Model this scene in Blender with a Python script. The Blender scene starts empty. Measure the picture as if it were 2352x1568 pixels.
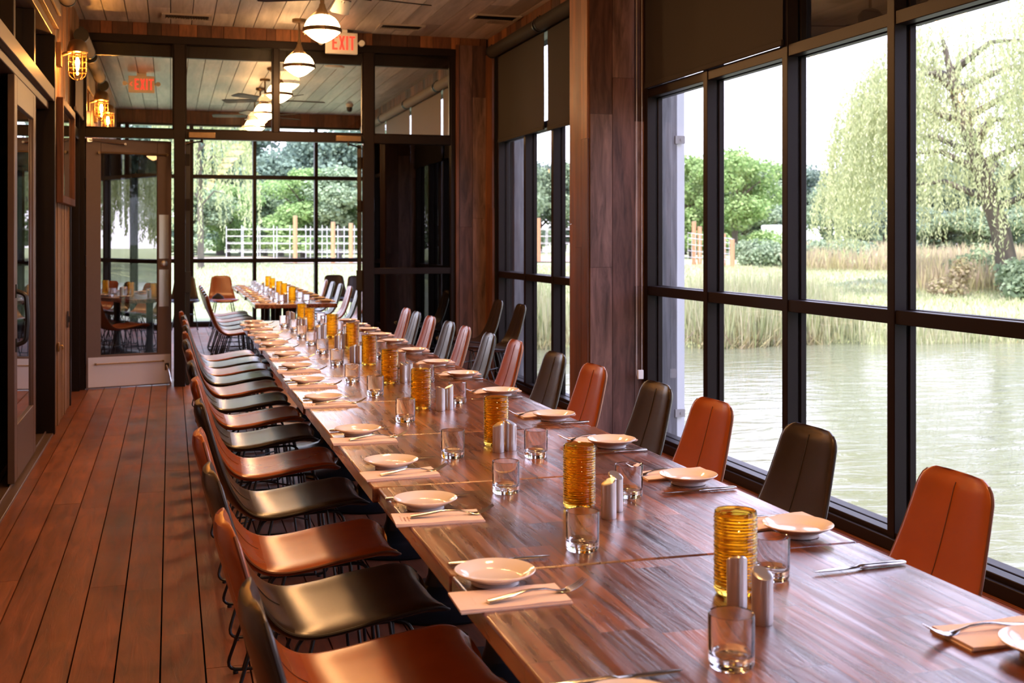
import bpy, bmesh, math, random
import numpy as np
from mathutils import Vector, Matrix

SC = bpy.context.scene
COL = SC.collection
PI = math.pi
random.seed(7)
RNG = np.random.default_rng(7)

# ------------------------------------------------------------------ camera
CAM_F = 2700.0
YAW = math.atan(784 / CAM_F)
cam_d = bpy.data.cameras.new('camera')
cam_d.sensor_fit = 'HORIZONTAL'
cam_d.sensor_width = 36.0
cam_d.lens = CAM_F / 2352 * 36.0
cam_d.shift_y = (548 - 784) / 2352
cam_d.clip_start = 0.05
cam_d.clip_end = 600
cam_d.dof.use_dof = True
cam_d.dof.focus_distance = 4.2
cam_d.dof.aperture_fstop = 6.3
cam = bpy.data.objects.new('camera', cam_d)
COL.objects.link(cam)
cam.location = (0, 0, 1.47)
cam.rotation_euler = (PI / 2, 0, -YAW)
SC.camera = cam

# ------------------------------------------------------------------ view, world, sun
SC.view_settings.view_transform = 'Standard'
SC.view_settings.look = 'None'
SC.view_settings.exposure = 1.2
SC.view_settings.gamma = 1.0
SC.view_settings.use_curve_mapping = False
try:
    SC.cycles.use_denoising = True
    SC.cycles.max_bounces = 14
    SC.cycles.transmission_bounces = 12
    SC.cycles.transparent_max_bounces = 16
    SC.cycles.sample_clamp_indirect = 6.0
    SC.cycles.caustics_reflective = False
except Exception:
    pass

SKY_STRENGTH = 2.5
SUN_STRENGTH = 4.0
LAMP_GLOW = 42.0
LANTERN_GLOW = 560.0

world = bpy.data.worlds.new('sky')
SC.world = world
world.use_nodes = True
nt = world.node_tree
nt.nodes.clear()
wo = nt.nodes.new('ShaderNodeOutputWorld')
bg = nt.nodes.new('ShaderNodeBackground')
tc = nt.nodes.new('ShaderNodeTexCoord')
sp = nt.nodes.new('ShaderNodeSeparateXYZ')
rp = nt.nodes.new('ShaderNodeValToRGB')
rp.color_ramp.elements[0].position = 0.0
rp.color_ramp.elements[0].color = (0.78, 0.74, 0.84, 1)
rp.color_ramp.elements[1].position = 1.0
rp.color_ramp.elements[1].color = (0.46, 0.51, 0.98, 1)
e = rp.color_ramp.elements.new(0.12)
e.color = (0.72, 0.72, 0.92, 1)
nt.links.new(tc.outputs['Generated'], sp.inputs[0])
nt.links.new(sp.outputs['Z'], rp.inputs[0])
nt.links.new(rp.outputs[0], bg.inputs[0])
bg.inputs[1].default_value = SKY_STRENGTH
nt.links.new(bg.outputs[0], wo.inputs[0])

sun_d = bpy.data.lights.new('sun', 'SUN')
sun_d.energy = SUN_STRENGTH
sun_d.angle = math.radians(1.2)
sun_d.color = (1.0, 0.93, 0.80)
sun = bpy.data.objects.new('sun', sun_d)
COL.objects.link(sun)
sun.location = (-20, -10, 30)
sun.rotation_euler = Vector((0.22, 0.38, -0.90)).to_track_quat('-Z', 'Y').to_euler()

# ------------------------------------------------------------------ object helpers
def tag(o, label=None, cat=None, group=None, kind=None):
    if label: o['label'] = label
    if cat: o['category'] = cat
    if group: o['group'] = group
    if kind: o['kind'] = kind
    return o

def empty(name, label, cat, loc=(0, 0, 0), rz=0.0, group=None):
    o = bpy.data.objects.new(name, None)
    o.empty_display_size = 0.1
    COL.objects.link(o)
    o.location = loc
    o.rotation_euler = (0, 0, rz)
    return tag(o, label, cat, group)

def copy_tree(o, parent=None):
    c = o.copy()
    COL.objects.link(c)
    c.parent = parent
    for ch in list(o.children):
        copy_tree(ch, c)
    return c

ORD = ['first', 'second', 'third', 'fourth', 'fifth', 'sixth', 'seventh', 'eighth', 'ninth', 'tenth',
       'eleventh', 'twelfth', 'thirteenth', 'fourteenth', 'fifteenth', 'sixteenth']

class MB:
    """collects shapes into one mesh"""
    def __init__(s):
        s.v = []; s.f = []; s.r = []; s.m = []; s.sm = []
    def add(s, vs, fs, rnd=0.5, mat=0, smooth=False):
        o = len(s.v)
        s.v.extend([tuple(p) for p in vs])
        for f in fs:
            s.f.append(tuple(i + o for i in f))
            s.r.append(rnd); s.m.append(mat); s.sm.append(smooth)
        return s
    def box(s, x0, x1, y0, y1, z0, z1, rnd=0.5, mat=0):
        vs = [(x0, y0, z0), (x1, y0, z0), (x1, y1, z0), (x0, y1, z0), (x0, y0, z1), (x1, y0, z1), (x1, y1, z1), (x0, y1, z1)]
        fs = [(0, 3, 2, 1), (4, 5, 6, 7), (0, 1, 5, 4), (1, 2, 6, 5), (2, 3, 7, 6), (3, 0, 4, 7)]
        return s.add(vs, fs, rnd, mat)
    def lathe(s, prof, seg=24, c=(0, 0, 0), rnd=0.5, mat=0, smooth=True, caps=True):
        vs = []; fs = []
        n = len(prof)
        for (r, z) in prof:
            for k in range(seg):
                a = 2 * PI * k / seg
                vs.append((c[0] + r * math.cos(a), c[1] + r * math.sin(a), c[2] + z))
        for i in range(n - 1):
            for k in range(seg):
                k2 = (k + 1) % seg
                fs.append((i * seg + k, i * seg + k2, (i + 1) * seg + k2, (i + 1) * seg + k))
        if caps:
            if prof[0][0] > 1e-5: fs.append(tuple(range(seg - 1, -1, -1)))
            if prof[-1][0] > 1e-5: fs.append(tuple(range((n - 1) * seg, n * seg)))
        return s.add(vs, fs, rnd, mat, smooth)
    def tube(s, pts, r, seg=8, closed=False, rnd=0.5, mat=0, smooth=True):
        pts = [Vector(p) for p in pts]
        n = len(pts)
        rs = r if isinstance(r, (list, tuple)) else [r] * n
        vs = []; fs = []
        prev = None
        for i in range(n):
            if closed:
                t = pts[(i + 1) % n] - pts[i - 1]
            else:
                t = pts[min(i + 1, n - 1)] - pts[max(i - 1, 0)]
            if t.length < 1e-9: t = Vector((0, 0, 1))
            t.normalize()
            if prev is None:
                a = Vector((0, 0, 1)) if abs(t.z) < 0.9 else Vector((1, 0, 0))
                u = t.cross(a).normalized()
            else:
                u = prev - t * prev.dot(t)
                if u.length < 1e-6: u = t.orthogonal()
                u.normalize()
            prev = u
            w = t.cross(u)
            for k in range(seg):
                a = 2 * PI * k / seg
                vs.append(pts[i] + (u * math.cos(a) + w * math.sin(a)) * rs[i])
        m = n if closed else n - 1
        for i in range(m):
            j = (i + 1) % n
            for k in range(seg):
                k2 = (k + 1) % seg
                fs.append((i * seg + k, i * seg + k2, j * seg + k2, j * seg + k))
        if not closed:
            fs.append(tuple(range(seg - 1, -1, -1)))
            fs.append(tuple(range((n - 1) * seg, n * seg)))
        return s.add(vs, fs, rnd, mat, smooth)
    def loops(s, rows, rnd=0.5, mat=0, smooth=True, cap0=True, cap1=True):
        """rows: list of equal-length closed loops"""
        vs = []; fs = []
        k_ = len(rows[0])
        for r in rows: vs.extend(r)
        for i in range(len(rows) - 1):
            for k in range(k_):
                k2 = (k + 1) % k_
                fs.append((i * k_ + k, i * k_ + k2, (i + 1) * k_ + k2, (i + 1) * k_ + k))
        if cap0: fs.append(tuple(range(k_ - 1, -1, -1)))
        if cap1: fs.append(tuple(range((len(rows) - 1) * k_, len(rows) * k_)))
        return s.add(vs, fs, rnd, mat, smooth)
    def mesh(s, name, mats):
        me = bpy.data.meshes.new(name)
        me.from_pydata(s.v, [], s.f)
        for m in (mats if isinstance(mats, (list, tuple)) else [mats]):
            me.materials.append(m)
        me.polygons.foreach_set('material_index', s.m)
        me.polygons.foreach_set('use_smooth', s.sm)
        at = me.attributes.new('rnd', 'FLOAT', 'FACE')
        at.data.foreach_set('value', s.r)
        me.update()
        try: me.set_sharp_from_angle(angle=math.radians(42))
        except Exception: pass
        return me
    def build(s, name, mats, parent=None, loc=None, rz=None, bevel=0.0, seg=2):
        o = bpy.data.objects.new(name, s.mesh(name, mats))
        COL.objects.link(o)
        if parent: o.parent = parent
        if loc: o.location = loc
        if rz is not None: o.rotation_euler = (0, 0, rz)
        if bevel:
            b = o.modifiers.new('bevel', 'BEVEL'); b.width = bevel; b.segments = seg; b.limit_method = 'ANGLE'
            b.angle_limit = math.radians(40); b.harden_normals = False
        return o

def linked(name, me, parent=None, loc=(0, 0, 0), rot=(0, 0, 0), scale=None):
    o = bpy.data.objects.new(name, me)
    COL.objects.link(o)
    if parent: o.parent = parent
    o.location = loc; o.rotation_euler = rot
    if scale: o.scale = scale
    return o

def fillet(pts, r, n=5, closed=False):
    pts = [Vector(p) for p in pts]
    out = []
    N = len(pts)
    for i, p in enumerate(pts):
        if not closed and i in (0, N - 1):
            out.append(p); continue
        a = pts[i - 1]; b = pts[(i + 1) % N]
        da = (a - p); db = (b - p)
        rr = min(r, da.length * 0.45, db.length * 0.45)
        p0 = p + da.normalized() * rr; p1 = p + db.normalized() * rr
        for k in range(n + 1):
            t = k / n
            out.append(p0 * (1 - t) ** 2 + p * 2 * t * (1 - t) + p1 * t * t)
    return out

def superloop(c, ax, ay, a, b, n=20, ex=0.35):
    """closed superellipse round centre c, axes ax (half width a) and ay (half height b)"""
    out = []
    for k in range(n):
        t = 2 * PI * k / n
        ct, st = math.cos(t), math.sin(t)
        out.append(c + ax * (a * math.copysign(abs(ct) ** ex, ct)) + ay * (b * math.copysign(abs(st) ** 0.75, st)))
    return out

# ------------------------------------------------------------------ materials
def newmat(name):
    m = bpy.data.materials.new(name)
    m.use_nodes = True
    n = m.node_tree
    return m, n, n.nodes['Principled BSDF'], n.links

def rgba(c): return (c[0], c[1], c[2], 1)

def simple(name, col, rough=0.5, metal=0.0, spec=0.5, coat=0.0, noise=0.0, nscale=20, bump=0.0, coat_r=0.1, emit=None, emit_s=0):
    m, n, p, l = newmat(name)
    p.inputs['Base Color'].default_value = rgba(col)
    p.inputs['Roughness'].default_value = rough
    p.inputs['Metallic'].default_value = metal
    p.inputs['Specular IOR Level'].default_value = spec
    p.inputs['Coat Weight'].default_value = coat
    p.inputs['Coat Roughness'].default_value = coat_r
    if emit:
        p.inputs['Emission Color'].default_value = rgba(emit)
        p.inputs['Emission Strength'].default_value = emit_s
    if noise or bump:
        t = n.nodes.new('ShaderNodeTexCoord')
        nz = n.nodes.new('ShaderNodeTexNoise'); nz.inputs['Scale'].default_value = nscale; nz.inputs['Detail'].default_value = 5
        l.new(t.outputs['Object'], nz.inputs['Vector'])
        if noise:
            mx = n.nodes.new('ShaderNodeMix'); mx.data_type = 'RGBA'
            mx.inputs['A'].default_value = rgba([c * (1 - noise) for c in col])
            mx.inputs['B'].default_value = rgba([min(1, c * (1 + noise)) for c in col])
            l.new(nz.outputs['Fac'], mx.inputs['Factor'])
            l.new(mx.outputs['Result'], p.inputs['Base Color'])
        if bump:
            b = n.nodes.new('ShaderNodeBump'); b.inputs['Strength'].default_value = bump; b.inputs['Distance'].default_value = 0.01
            l.new(nz.outputs['Fac'], b.inputs['Height']); l.new(b.outputs[0], p.inputs['Normal'])
    return m

def wood(name, cols, axis='y', stretch=14, fine=30, rough=0.5, rvar=0.12, coat=0.0, coat_r=0.15, planks=None, dark=0.5, bump=0.25, spec=0.4, seam=None):
    """plank wood. cols: list of linear colours chosen per board; grain runs along axis.
    planks=(width,length): the boards are laid by the shader, otherwise by the mesh's 'rnd' attribute"""
    m, n, p, l = newmat(name)
    N = n.nodes.new
    def math_(op, a, b=None):
        x = N('ShaderNodeMath'); x.operation = op
        for i, q in enumerate((a, b)):
            if q is None: continue
            if isinstance(q, (int, float)): x.inputs[i].default_value = q
            else: l.new(q, x.inputs[i])
        return x.outputs[0]
    t = N('ShaderNodeTexCoord')
    s = N('ShaderNodeSeparateXYZ'); l.new(t.outputs['Object'], s.inputs[0])
    X, Y, Z = s.outputs
    along, across, third = {'y': (Y, X, Z), 'z': (Z, X, Y), 'x': (X, Y, Z)}[axis]
    edge = None
    if planks:
        w, L = planks
        oi = N('ShaderNodeObjectInfo')
        a = math_('DIVIDE', across, w)
        ia = math_('FLOOR', a)
        wn = N('ShaderNodeTexWhiteNoise'); wn.noise_dimensions = '2D'
        cb = N('ShaderNodeCombineXYZ'); l.new(ia, cb.inputs[0]); l.new(oi.outputs['Random'], cb.inputs[1]); l.new(cb.outputs[0], wn.inputs['Vector'])
        b = math_('ADD', math_('DIVIDE', along, L), math_('MULTIPLY', wn.outputs['Value'], 7.3))
        ib = math_('FLOOR', b)
        cb2 = N('ShaderNodeCombineXYZ'); l.new(ia, cb2.inputs[0]); l.new(ib, cb2.inputs[1]); l.new(oi.outputs['Random'], cb2.inputs[2])
        wn2 = N('ShaderNodeTexWhiteNoise'); wn2.noise_dimensions = '3D'; l.new(cb2.outputs[0], wn2.inputs['Vector'])
        rnd = wn2.outputs['Value']
        fa = math_('FRACT', a); fb = math_('FRACT', b)
        ea = math_('MINIMUM', fa, math_('SUBTRACT', 1.0, fa))
        eb = math_('MULTIPLY', math_('MINIMUM', fb, math_('SUBTRACT', 1.0, fb)), L / w)
        ed = math_('MINIMUM', ea, eb)
        edge = math_('LESS_THAN', ed, 0.012 if seam is None else seam)
    else:
        at = N('ShaderNodeAttribute'); at.attribute_name = 'rnd'
        rnd = at.outputs['Fac']
    off = math_('MULTIPLY', rnd, 91.7)
    cc = N('ShaderNodeCombineXYZ')
    l.new(math_('ADD', math_('MULTIPLY', across, 1.0), off), cc.inputs[0])
    l.new(math_('ADD', math_('MULTIPLY', along, 1.0 / stretch), off), cc.inputs[1])
    l.new(third, cc.inputs[2])
    g1 = N('ShaderNodeTexNoise'); g1.inputs['Scale'].default_value = fine; g1.inputs['Detail'].default_value = 8; g1.inputs['Roughness'].default_value = 0.65
    g1.inputs['Distortion'].default_value = 0.6
    l.new(cc.outputs[0], g1.inputs['Vector'])
    g2 = N('ShaderNodeTexNoise'); g2.inputs['Scale'].default_value = fine * 0.16; g2.inputs['Detail'].default_value = 4
    l.new(cc.outputs[0], g2.inputs['Vector'])
    st = N('ShaderNodeTexNoise'); st.inputs['Scale'].default_value = 3.1; st.inputs['Detail'].default_value = 6
    l.new(t.outputs['Object'], st.inputs['Vector'])
    ramp = N('ShaderNodeValToRGB')
    ramp.color_ramp.interpolation = 'LINEAR'
    while len(ramp.color_ramp.elements) < len(cols): ramp.color_ramp.elements.new(0.5)
    for i, c_ in enumerate(cols):
        ramp.color_ramp.elements[i].position = i / max(1, len(cols) - 1)
        ramp.color_ramp.elements[i].color = rgba(c_)
    l.new(rnd, ramp.inputs[0])
    gr = N('ShaderNodeValToRGB')
    gr.color_ramp.elements[0].position = 0.34; gr.color_ramp.elements[0].color = (dark, dark, dark, 1)
    gr.color_ramp.elements[1].position = 0.68; gr.color_ramp.elements[1].color = (1.25, 1.25, 1.25, 1)
    l.new(g1.outputs['Fac'], gr.inputs[0])
    mul = N('ShaderNodeMix'); mul.data_type = 'RGBA'; mul.blend_type = 'MULTIPLY'; mul.inputs['Factor'].default_value = 1
    l.new(ramp.outputs[0], mul.inputs['A']); l.new(gr.outputs[0], mul.inputs['B'])
    gr2 = N('ShaderNodeValToRGB')
    gr2.color_ramp.elements[0].position = 0.33; gr2.color_ramp.elements[0].color = (0.55, 0.55, 0.55, 1)
    gr2.color_ramp.elements[1].position = 0.62; gr2.color_ramp.elements[1].color = (1.12, 1.12, 1.12, 1)
    l.new(g2.outputs['Fac'], gr2.inputs[0])
    mul2 = N('ShaderNodeMix'); mul2.data_type = 'RGBA'; mul2.blend_type = 'MULTIPLY'; mul2.inputs['Factor'].default_value = 0.85
    l.new(mul.outputs['Result'], mul2.inputs['A']); l.new(gr2.outputs[0], mul2.inputs['B'])
    last = mul2.outputs['Result']
    if edge is not None:
        mx = N('ShaderNodeMix'); mx.data_type = 'RGBA'; mx.blend_type = 'MULTIPLY'
        l.new(math_('MULTIPLY', edge, 0.75), mx.inputs['Factor']); l.new(last, mx.inputs['A']); mx.inputs['B'].default_value = (0.12, 0.1, 0.09, 1)
        last = mx.outputs['Result']
    l.new(last, p.inputs['Base Color'])
    rr = math_('ADD', math_('MULTIPLY', math_('SUBTRACT', st.outputs['Fac'], 0.5), rvar * 2), rough)
    rr2 = math_('ADD', math_('MULTIPLY', math_('SUBTRACT', g1.outputs['Fac'], 0.5), rvar * 2), rr)
    l.new(rr2, p.inputs['Roughness'])
    p.inputs['Specular IOR Level'].default_value = spec
    p.inputs['Coat Weight'].default_value = coat
    p.inputs['Coat Roughness'].default_value = coat_r
    bp_ = N('ShaderNodeBump'); bp_.inputs['Strength'].default_value = bump; bp_.inputs['Distance'].default_value = 0.004
    l.new(g1.outputs['Fac'], bp_.inputs['Height']); l.new(bp_.outputs[0], p.inputs['Normal'])
    if coat: l.new(bp_.outputs[0], p.inputs['Coat Normal'])
    return m

def pane_mat(name, tint=(0.96, 0.98, 0.97), refl=1.0, ior=1.52, dirt=0.0):
    """thin glazing: transparent with Fresnel mirror reflections"""
    m = bpy.data.materials.new(name); m.use_nodes = True
    n = m.node_tree; n.nodes.clear(); l = n.links
    out = n.nodes.new('ShaderNodeOutputMaterial')
    tr = n.nodes.new('ShaderNodeBsdfTransparent'); tr.inputs[0].default_value = rgba(tint)
    gl = n.nodes.new('ShaderNodeBsdfGlossy'); gl.inputs['Roughness'].default_value = 0.0
    fr = n.nodes.new('ShaderNodeFresnel'); fr.inputs[0].default_value = ior
    mu = n.nodes.new('ShaderNodeMath'); mu.operation = 'MULTIPLY'; mu.inputs[1].default_value = refl; mu.use_clamp = True
    mx = n.nodes.new('ShaderNodeMixShader')
    ge = n.nodes.new('ShaderNodeNewGeometry'); inv = n.nodes.new('ShaderNodeMath'); inv.operation = 'SUBTRACT'; inv.inputs[0].default_value = 1.0
    m2 = n.nodes.new('ShaderNodeMath'); m2.operation = 'MULTIPLY'
    l.new(ge.outputs['Backfacing'], inv.inputs[1]); l.new(fr.outputs[0], mu.inputs[0])
    l.new(mu.outputs[0], m2.inputs[0]); l.new(inv.outputs[0], m2.inputs[1]); l.new(m2.outputs[0], mx.inputs[0])
    l.new(tr.outputs[0], mx.inputs[1]); l.new(gl.outputs[0], mx.inputs[2]); l.new(mx.outputs[0], out.inputs[0])
    return m

def glass_mat(name, col=(1, 1, 1), rough=0.0, ior=1.45):
    m, n, p, l = newmat(name)
    p.inputs['Base Color'].default_value = rgba(col)
    p.inputs['Transmission Weight'].default_value = 1.0
    p.inputs['Roughness'].default_value = rough
    p.inputs['IOR'].default_value = ior
    return m

def emit_mat(name, col, s):
    m = bpy.data.materials.new(name); m.use_nodes = True
    n = m.node_tree; n.nodes.clear()
    out = n.nodes.new('ShaderNodeOutputMaterial'); em = n.nodes.new('ShaderNodeEmission')
    em.inputs[0].default_value = rgba(col); em.inputs[1].default_value = s
    n.links.new(em.outputs[0], out.inputs[0])
    return m

def leaf_mat(name, c1, c2, trans=0.35):
    m = bpy.data.materials.new(name); m.use_nodes = True
    n = m.node_tree; n.nodes.clear(); l = n.links
    out = n.nodes.new('ShaderNodeOutputMaterial')
    at = n.nodes.new('ShaderNodeAttribute'); at.attribute_name = 'rnd'
    mx = n.nodes.new('ShaderNodeMix'); mx.data_type = 'RGBA'
    mx.inputs['A'].default_value = rgba(c1); mx.inputs['B'].default_value = rgba(c2)
    l.new(at.outputs['Fac'], mx.inputs['Factor'])
    d = n.nodes.new('ShaderNodeBsdfDiffuse'); t = n.nodes.new('ShaderNodeBsdfTranslucent'); ms = n.nodes.new('ShaderNodeMixShader')
    ms.inputs[0].default_value = trans
    l.new(mx.outputs['Result'], d.inputs[0]); l.new(mx.outputs['Result'], t.inputs[0])
    l.new(d.outputs[0], ms.inputs[1]); l.new(t.outputs[0], ms.inputs[2]); l.new(ms.outputs[0], out.inputs[0])
    return m

M = {}
M['table'] = wood('reclaimed table wood', [(.13, .036, .014), (.28, .080, .026), (.40, .135, .048), (.20, .058, .022), (.34, .105, .034)], 'y', 16, 34,
                  rough=0.30, rvar=0.18, coat=0.75, coat_r=0.12, planks=(0.105, 0.62), dark=0.24, bump=0.42, spec=0.6)
M['floor'] = wood('deck floor wood', [(.21, .062, .028), (.29, .088, .038), (.25, .075, .032), (.33, .105, .046)], 'y', 9, 24, rough=0.44, rvar=0.14, dark=0.55, bump=0.35, spec=0.4)
M['ceiling'] = wood('whitewashed ceiling boards', [(.50, .46, .44), (.58, .54, .52), (.46, .41, .39), (.62, .58, .56)], 'y', 12, 18, rough=0.42, rvar=0.06, dark=0.8, bump=0.08)
M['barn'] = wood('weathered barn boards', [(.16, .08, .064), (.11, .054, .043), (.33, .215, .19), (.20, .105, .085), (.40, .28, .25)], 'z', 8, 17, rough=0.6, dark=0.36, bump=0.6, spec=0.3)
M['honey'] = wood('honey wall boards', [(.40, .21, .105), (.24, .115, .055), (.50, .30, .17), (.32, .16, .08)], 'z', 12, 30, rough=0.5, dark=0.5, bump=0.4)
M['redwood'] = wood('red brown trim wood', [(.19, .068, .026), (.14, .048, .02), (.22, .085, .034)], 'z', 12, 26, rough=0.5, dark=0.5, bump=0.35)
M['frieze'] = wood('frieze boards', [(.05, .02, .012), (.22, .075, .028), (.07, .027, .014), (.34, .13, .05), (.045, .02, .012), (.2, .07, .03)], 'z', 6, 24, rough=0.55, dark=0.6, bump=0.3)
M['greypost'] = wood('grey outdoor timber', [(.26, .25, .26), (.33, .32, .33)], 'z', 12, 20, rough=0.7, dark=0.6, bump=0.3)
M['bronze'] = simple('dark bronze aluminium', (.011, .0060, .0052), 0.42, 0.0, 0.2, noise=0.15, nscale=6)
M['black'] = simple('black painted steel', (.012, .012, .013), 0.38, 0.0, 0.5)
M['doorpaint'] = simple('brown grey painted steel door', (.135, .088, .075), 0.5, noise=0.08, nscale=30, bump=0.03)
M['slidepaint'] = simple('brown sliding door metal', (.12, .072, .055), 0.42, noise=0.08)
M['chrome'] = simple('polished steel', (.75, .73, .70), 0.16, 1.0)
M['brushed'] = simple('brushed steel', (.70, .69, .69), 0.30, 0.9, noise=0.05, nscale=60)
M['kick'] = simple('satin steel kick plate', (.86, .84, .88), 0.33, 0.55)  # pale bluish, less metallic colour imitates the windows reflected in the steel
M['brass'] = simple('aged brass', (.50, .30, .12), 0.32, 1.0, noise=0.2)
M['aged'] = simple('antique bronze lamp metal', (.22, .15, .085), 0.42, 0.8, noise=0.2)
M['iron'] = simple('cast iron', (.016, .017, .021), 0.28, 0.3, 0.5, bump=0.03, nscale=60)
M['shade'] = simple('woven roller shade cloth', (.013, .0082, .0066), 0.8, noise=0.12, nscale=400)
M['shadelight'] = simple('grey roller shade cloth', (.20, .165, .14), 0.8, noise=0.1, nscale=300)
M['tan'] = simple('tan leather', (.34, .078, .011), 0.27, spec=0.6, noise=0.16, nscale=9, bump=0.02)
M['dark'] = simple('dark brown leather', (.028, .017, .011), 0.27, spec=0.6, noise=0.2, nscale=9, bump=0.02)
M['tanseam'] = simple('tan seam thread', (.14, .04, .012), 0.6)
M['darkseam'] = simple('dark seam thread', (.015, .010, .008), 0.6)
M['wire'] = simple('black chair wire', (.016, .017, .02), 0.35, 0.2, 0.5)
M['china'] = simple('white glazed china', (.90, .83, .79), 0.10, spec=0.5, coat=0.3)
M['napkin'] = simple('blush paper napkin', (.86, .69, .62), 0.85, noise=0.04, nscale=80, bump=0.05)
M['print'] = simple('brown napkin print', (.50, .25, .18), 0.85)
M['cutlery'] = simple('polished cutlery steel', (.70, .66, .62), 0.16, 1.0)
M['glass'] = glass_mat('clear tumbler glass', (0.99, 0.99, 0.99), 0.0, 1.45)
M['amber'] = glass_mat('amber ribbed glass', (1.0, 0.64, 0.09), 0.06, 1.40)
M['endpane'] = pane_mat('end window pane', (0.95, 0.97, 0.97), 0.35)
M['pane'] = pane_mat('window pane', (0.97, 0.965, 0.97), 1.3)
M['doorpane'] = pane_mat('door pane', (0.30, 0.31, 0.31), 4.5)
M['greypane'] = pane_mat('coated door pane', (0.20, 0.21, 0.21), 10.0)
M['darkpane'] = pane_mat('tinted pane', (0.05, 0.05, 0.055), 2.5)
M['transom'] = pane_mat('transom pane', (0.92, 0.94, 0.93), 1.2)
M['jar'] = pane_mat('lantern jar glass', (1.0, 0.86, 0.62), 1.5)
M['globe'] = emit_mat('lamp dome glow', (1.0, 0.55, 0.22), LAMP_GLOW * .35)
M['lens'] = emit_mat('lamp lens glow', (1.0, 0.50, 0.19), LAMP_GLOW * 1.6)
M['filament'] = emit_mat('lantern filament glow', (1.0, 0.42, 0.10), LANTERN_GLOW)
M['exitface'] = simple('exit sign housing', (.80, .77, .74), 0.5)
M['exitred'] = simple('exit sign red', (.9, .08, .05), 0.5, emit=(1, .07, .04), emit_s=.4)
M['white'] = simple('white plastic', (.8, .8, .78), 0.45)
M['vent'] = simple('painted vent metal', (.42, .39, .37), 0.45)
M['darkroom'] = simple('dark room plaster', (.05, .04, .035), 0.9)  # dark colour stands for the unlit room behind the glass
M['subfloor'] = simple('dark void under boards', (.006, .005, .005), 0.95)
M['bark'] = simple('tree bark', (.115, .095, .075), 0.9, noise=0.3, nscale=4, bump=0.3)
M['willowleaf'] = leaf_mat('willow leaves', (.36, .41, .20), (.60, .62, .36), 0.4)
M['leafbright'] = leaf_mat('bright green leaves', (.22, .36, .12), (.42, .54, .24), 0.35)
M['leafdark'] = leaf_mat('hazed green leaves', (.15, .21, .165), (.28, .36, .27), 0.3)  # distance haze mixed into the leaf colour, paler and greyer
M['leafmid'] = leaf_mat('mid green leaves', (.22, .30, .18), (.38, .46, .29), 0.3)
M['reed'] = leaf_mat('reed blades', (.32, .38, .18), (.58, .54, .36), 0.3)
M['weed'] = leaf_mat('dry weed stalks', (.42, .33, .24), (.50, .46, .24), 0.3)
M['fencewood'] = simple('orange fence posts', (.50, .25, .13), 0.8, noise=0.2)
M['wirelight'] = simple('galvanised wire', (.58, .57, .57), 0.5, 0.3)
M['soil'] = simple('bare soil', (.36, .27, .20), 0.95, noise=0.2, nscale=2)
M['paving'] = simple('pale paving', (.5, .46, .43), 0.8, noise=0.1)
M['truckwhite'] = simple('white vehicle paint', (.85, .86, .87), 0.35)
M['truckglass'] = simple('vehicle glass', (.05, .06, .07), 0.1)
M['rubber'] = simple('black rubber', (.015, .015, .015), 0.7)

def lawn_material():
    m, n, p, l = newmat('lawn')
    t = n.nodes.new('ShaderNodeTexCoord')
    a = n.nodes.new('ShaderNodeTexNoise'); a.inputs['Scale'].default_value = 0.7; a.inputs['Detail'].default_value = 8
    l.new(t.outputs['Object'], a.inputs['Vector'])
    b = n.nodes.new('ShaderNodeTexNoise'); b.inputs['Scale'].default_value = 9; b.inputs['Detail'].default_value = 6
    l.new(t.outputs['Object'], b.inputs['Vector'])
    r = n.nodes.new('ShaderNodeValToRGB')
    r.color_ramp.elements[0].position = .3; r.color_ramp.elements[0].color = (.27, .32, .15, 1)
    r.color_ramp.elements[1].position = .7; r.color_ramp.elements[1].color = (.42, .45, .24, 1)  # greens bleached: haze and window glare mixed into the grass colour
    ad = n.nodes.new('ShaderNodeMath'); ad.operation = 'MULTIPLY_ADD'; ad.inputs[1].default_value = 0.5
    l.new(b.outputs['Fac'], ad.inputs[0])
    ml = n.nodes.new('ShaderNodeMath'); ml.operation = 'MULTIPLY'; ml.inputs[1].default_value = 0.5
    l.new(a.outputs['Fac'], ml.inputs[0]); l.new(ml.outputs[0], ad.inputs[2])
    l.new(ad.outputs[0], r.inputs[0]); l.new(r.outputs[0], p.inputs['Base Color'])
    p.inputs['Roughness'].default_value = 0.95; p.inputs['Specular IOR Level'].default_value = 0.1
    bu = n.nodes.new('ShaderNodeBump'); bu.inputs['Strength'].default_value = .6; bu.inputs['Distance'].default_value = .08
    l.new(b.outputs['Fac'], bu.inputs['Height']); l.new(bu.outputs[0], p.inputs['Normal'])
    return m
M['lawn'] = lawn_material()

def water_material():
    m, n, p, l = newmat('pond water')
    t = n.nodes.new('ShaderNodeTexCoord')
    mp = n.nodes.new('ShaderNodeMapping'); mp.inputs['Rotation'].default_value = (0, 0, 0.5); mp.inputs['Scale'].default_value = (1.0, 2.6, 1)
    l.new(t.outputs['Object'], mp.inputs[0])
    a = n.nodes.new('ShaderNodeTexNoise'); a.inputs['Scale'].default_value = 1.5; a.inputs['Detail'].default_value = 5; a.inputs['Distortion'].default_value = 0.7
    l.new(mp.outputs[0], a.inputs['Vector'])
    bu = n.nodes.new('ShaderNodeBump'); bu.inputs['Strength'].default_value = 0.28; bu.inputs['Distance'].default_value = 0.12
    l.new(a.outputs['Fac'], bu.inputs['Height']); l.new(bu.outputs[0], p.inputs['Normal'])
    p.inputs['Base Color'].default_value = (.165, .178, .112, 1)
    p.inputs['Roughness'].default_value = 0.06
    p.inputs['IOR'].default_value = 1.33
    return m
M['water'] = water_material()

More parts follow.
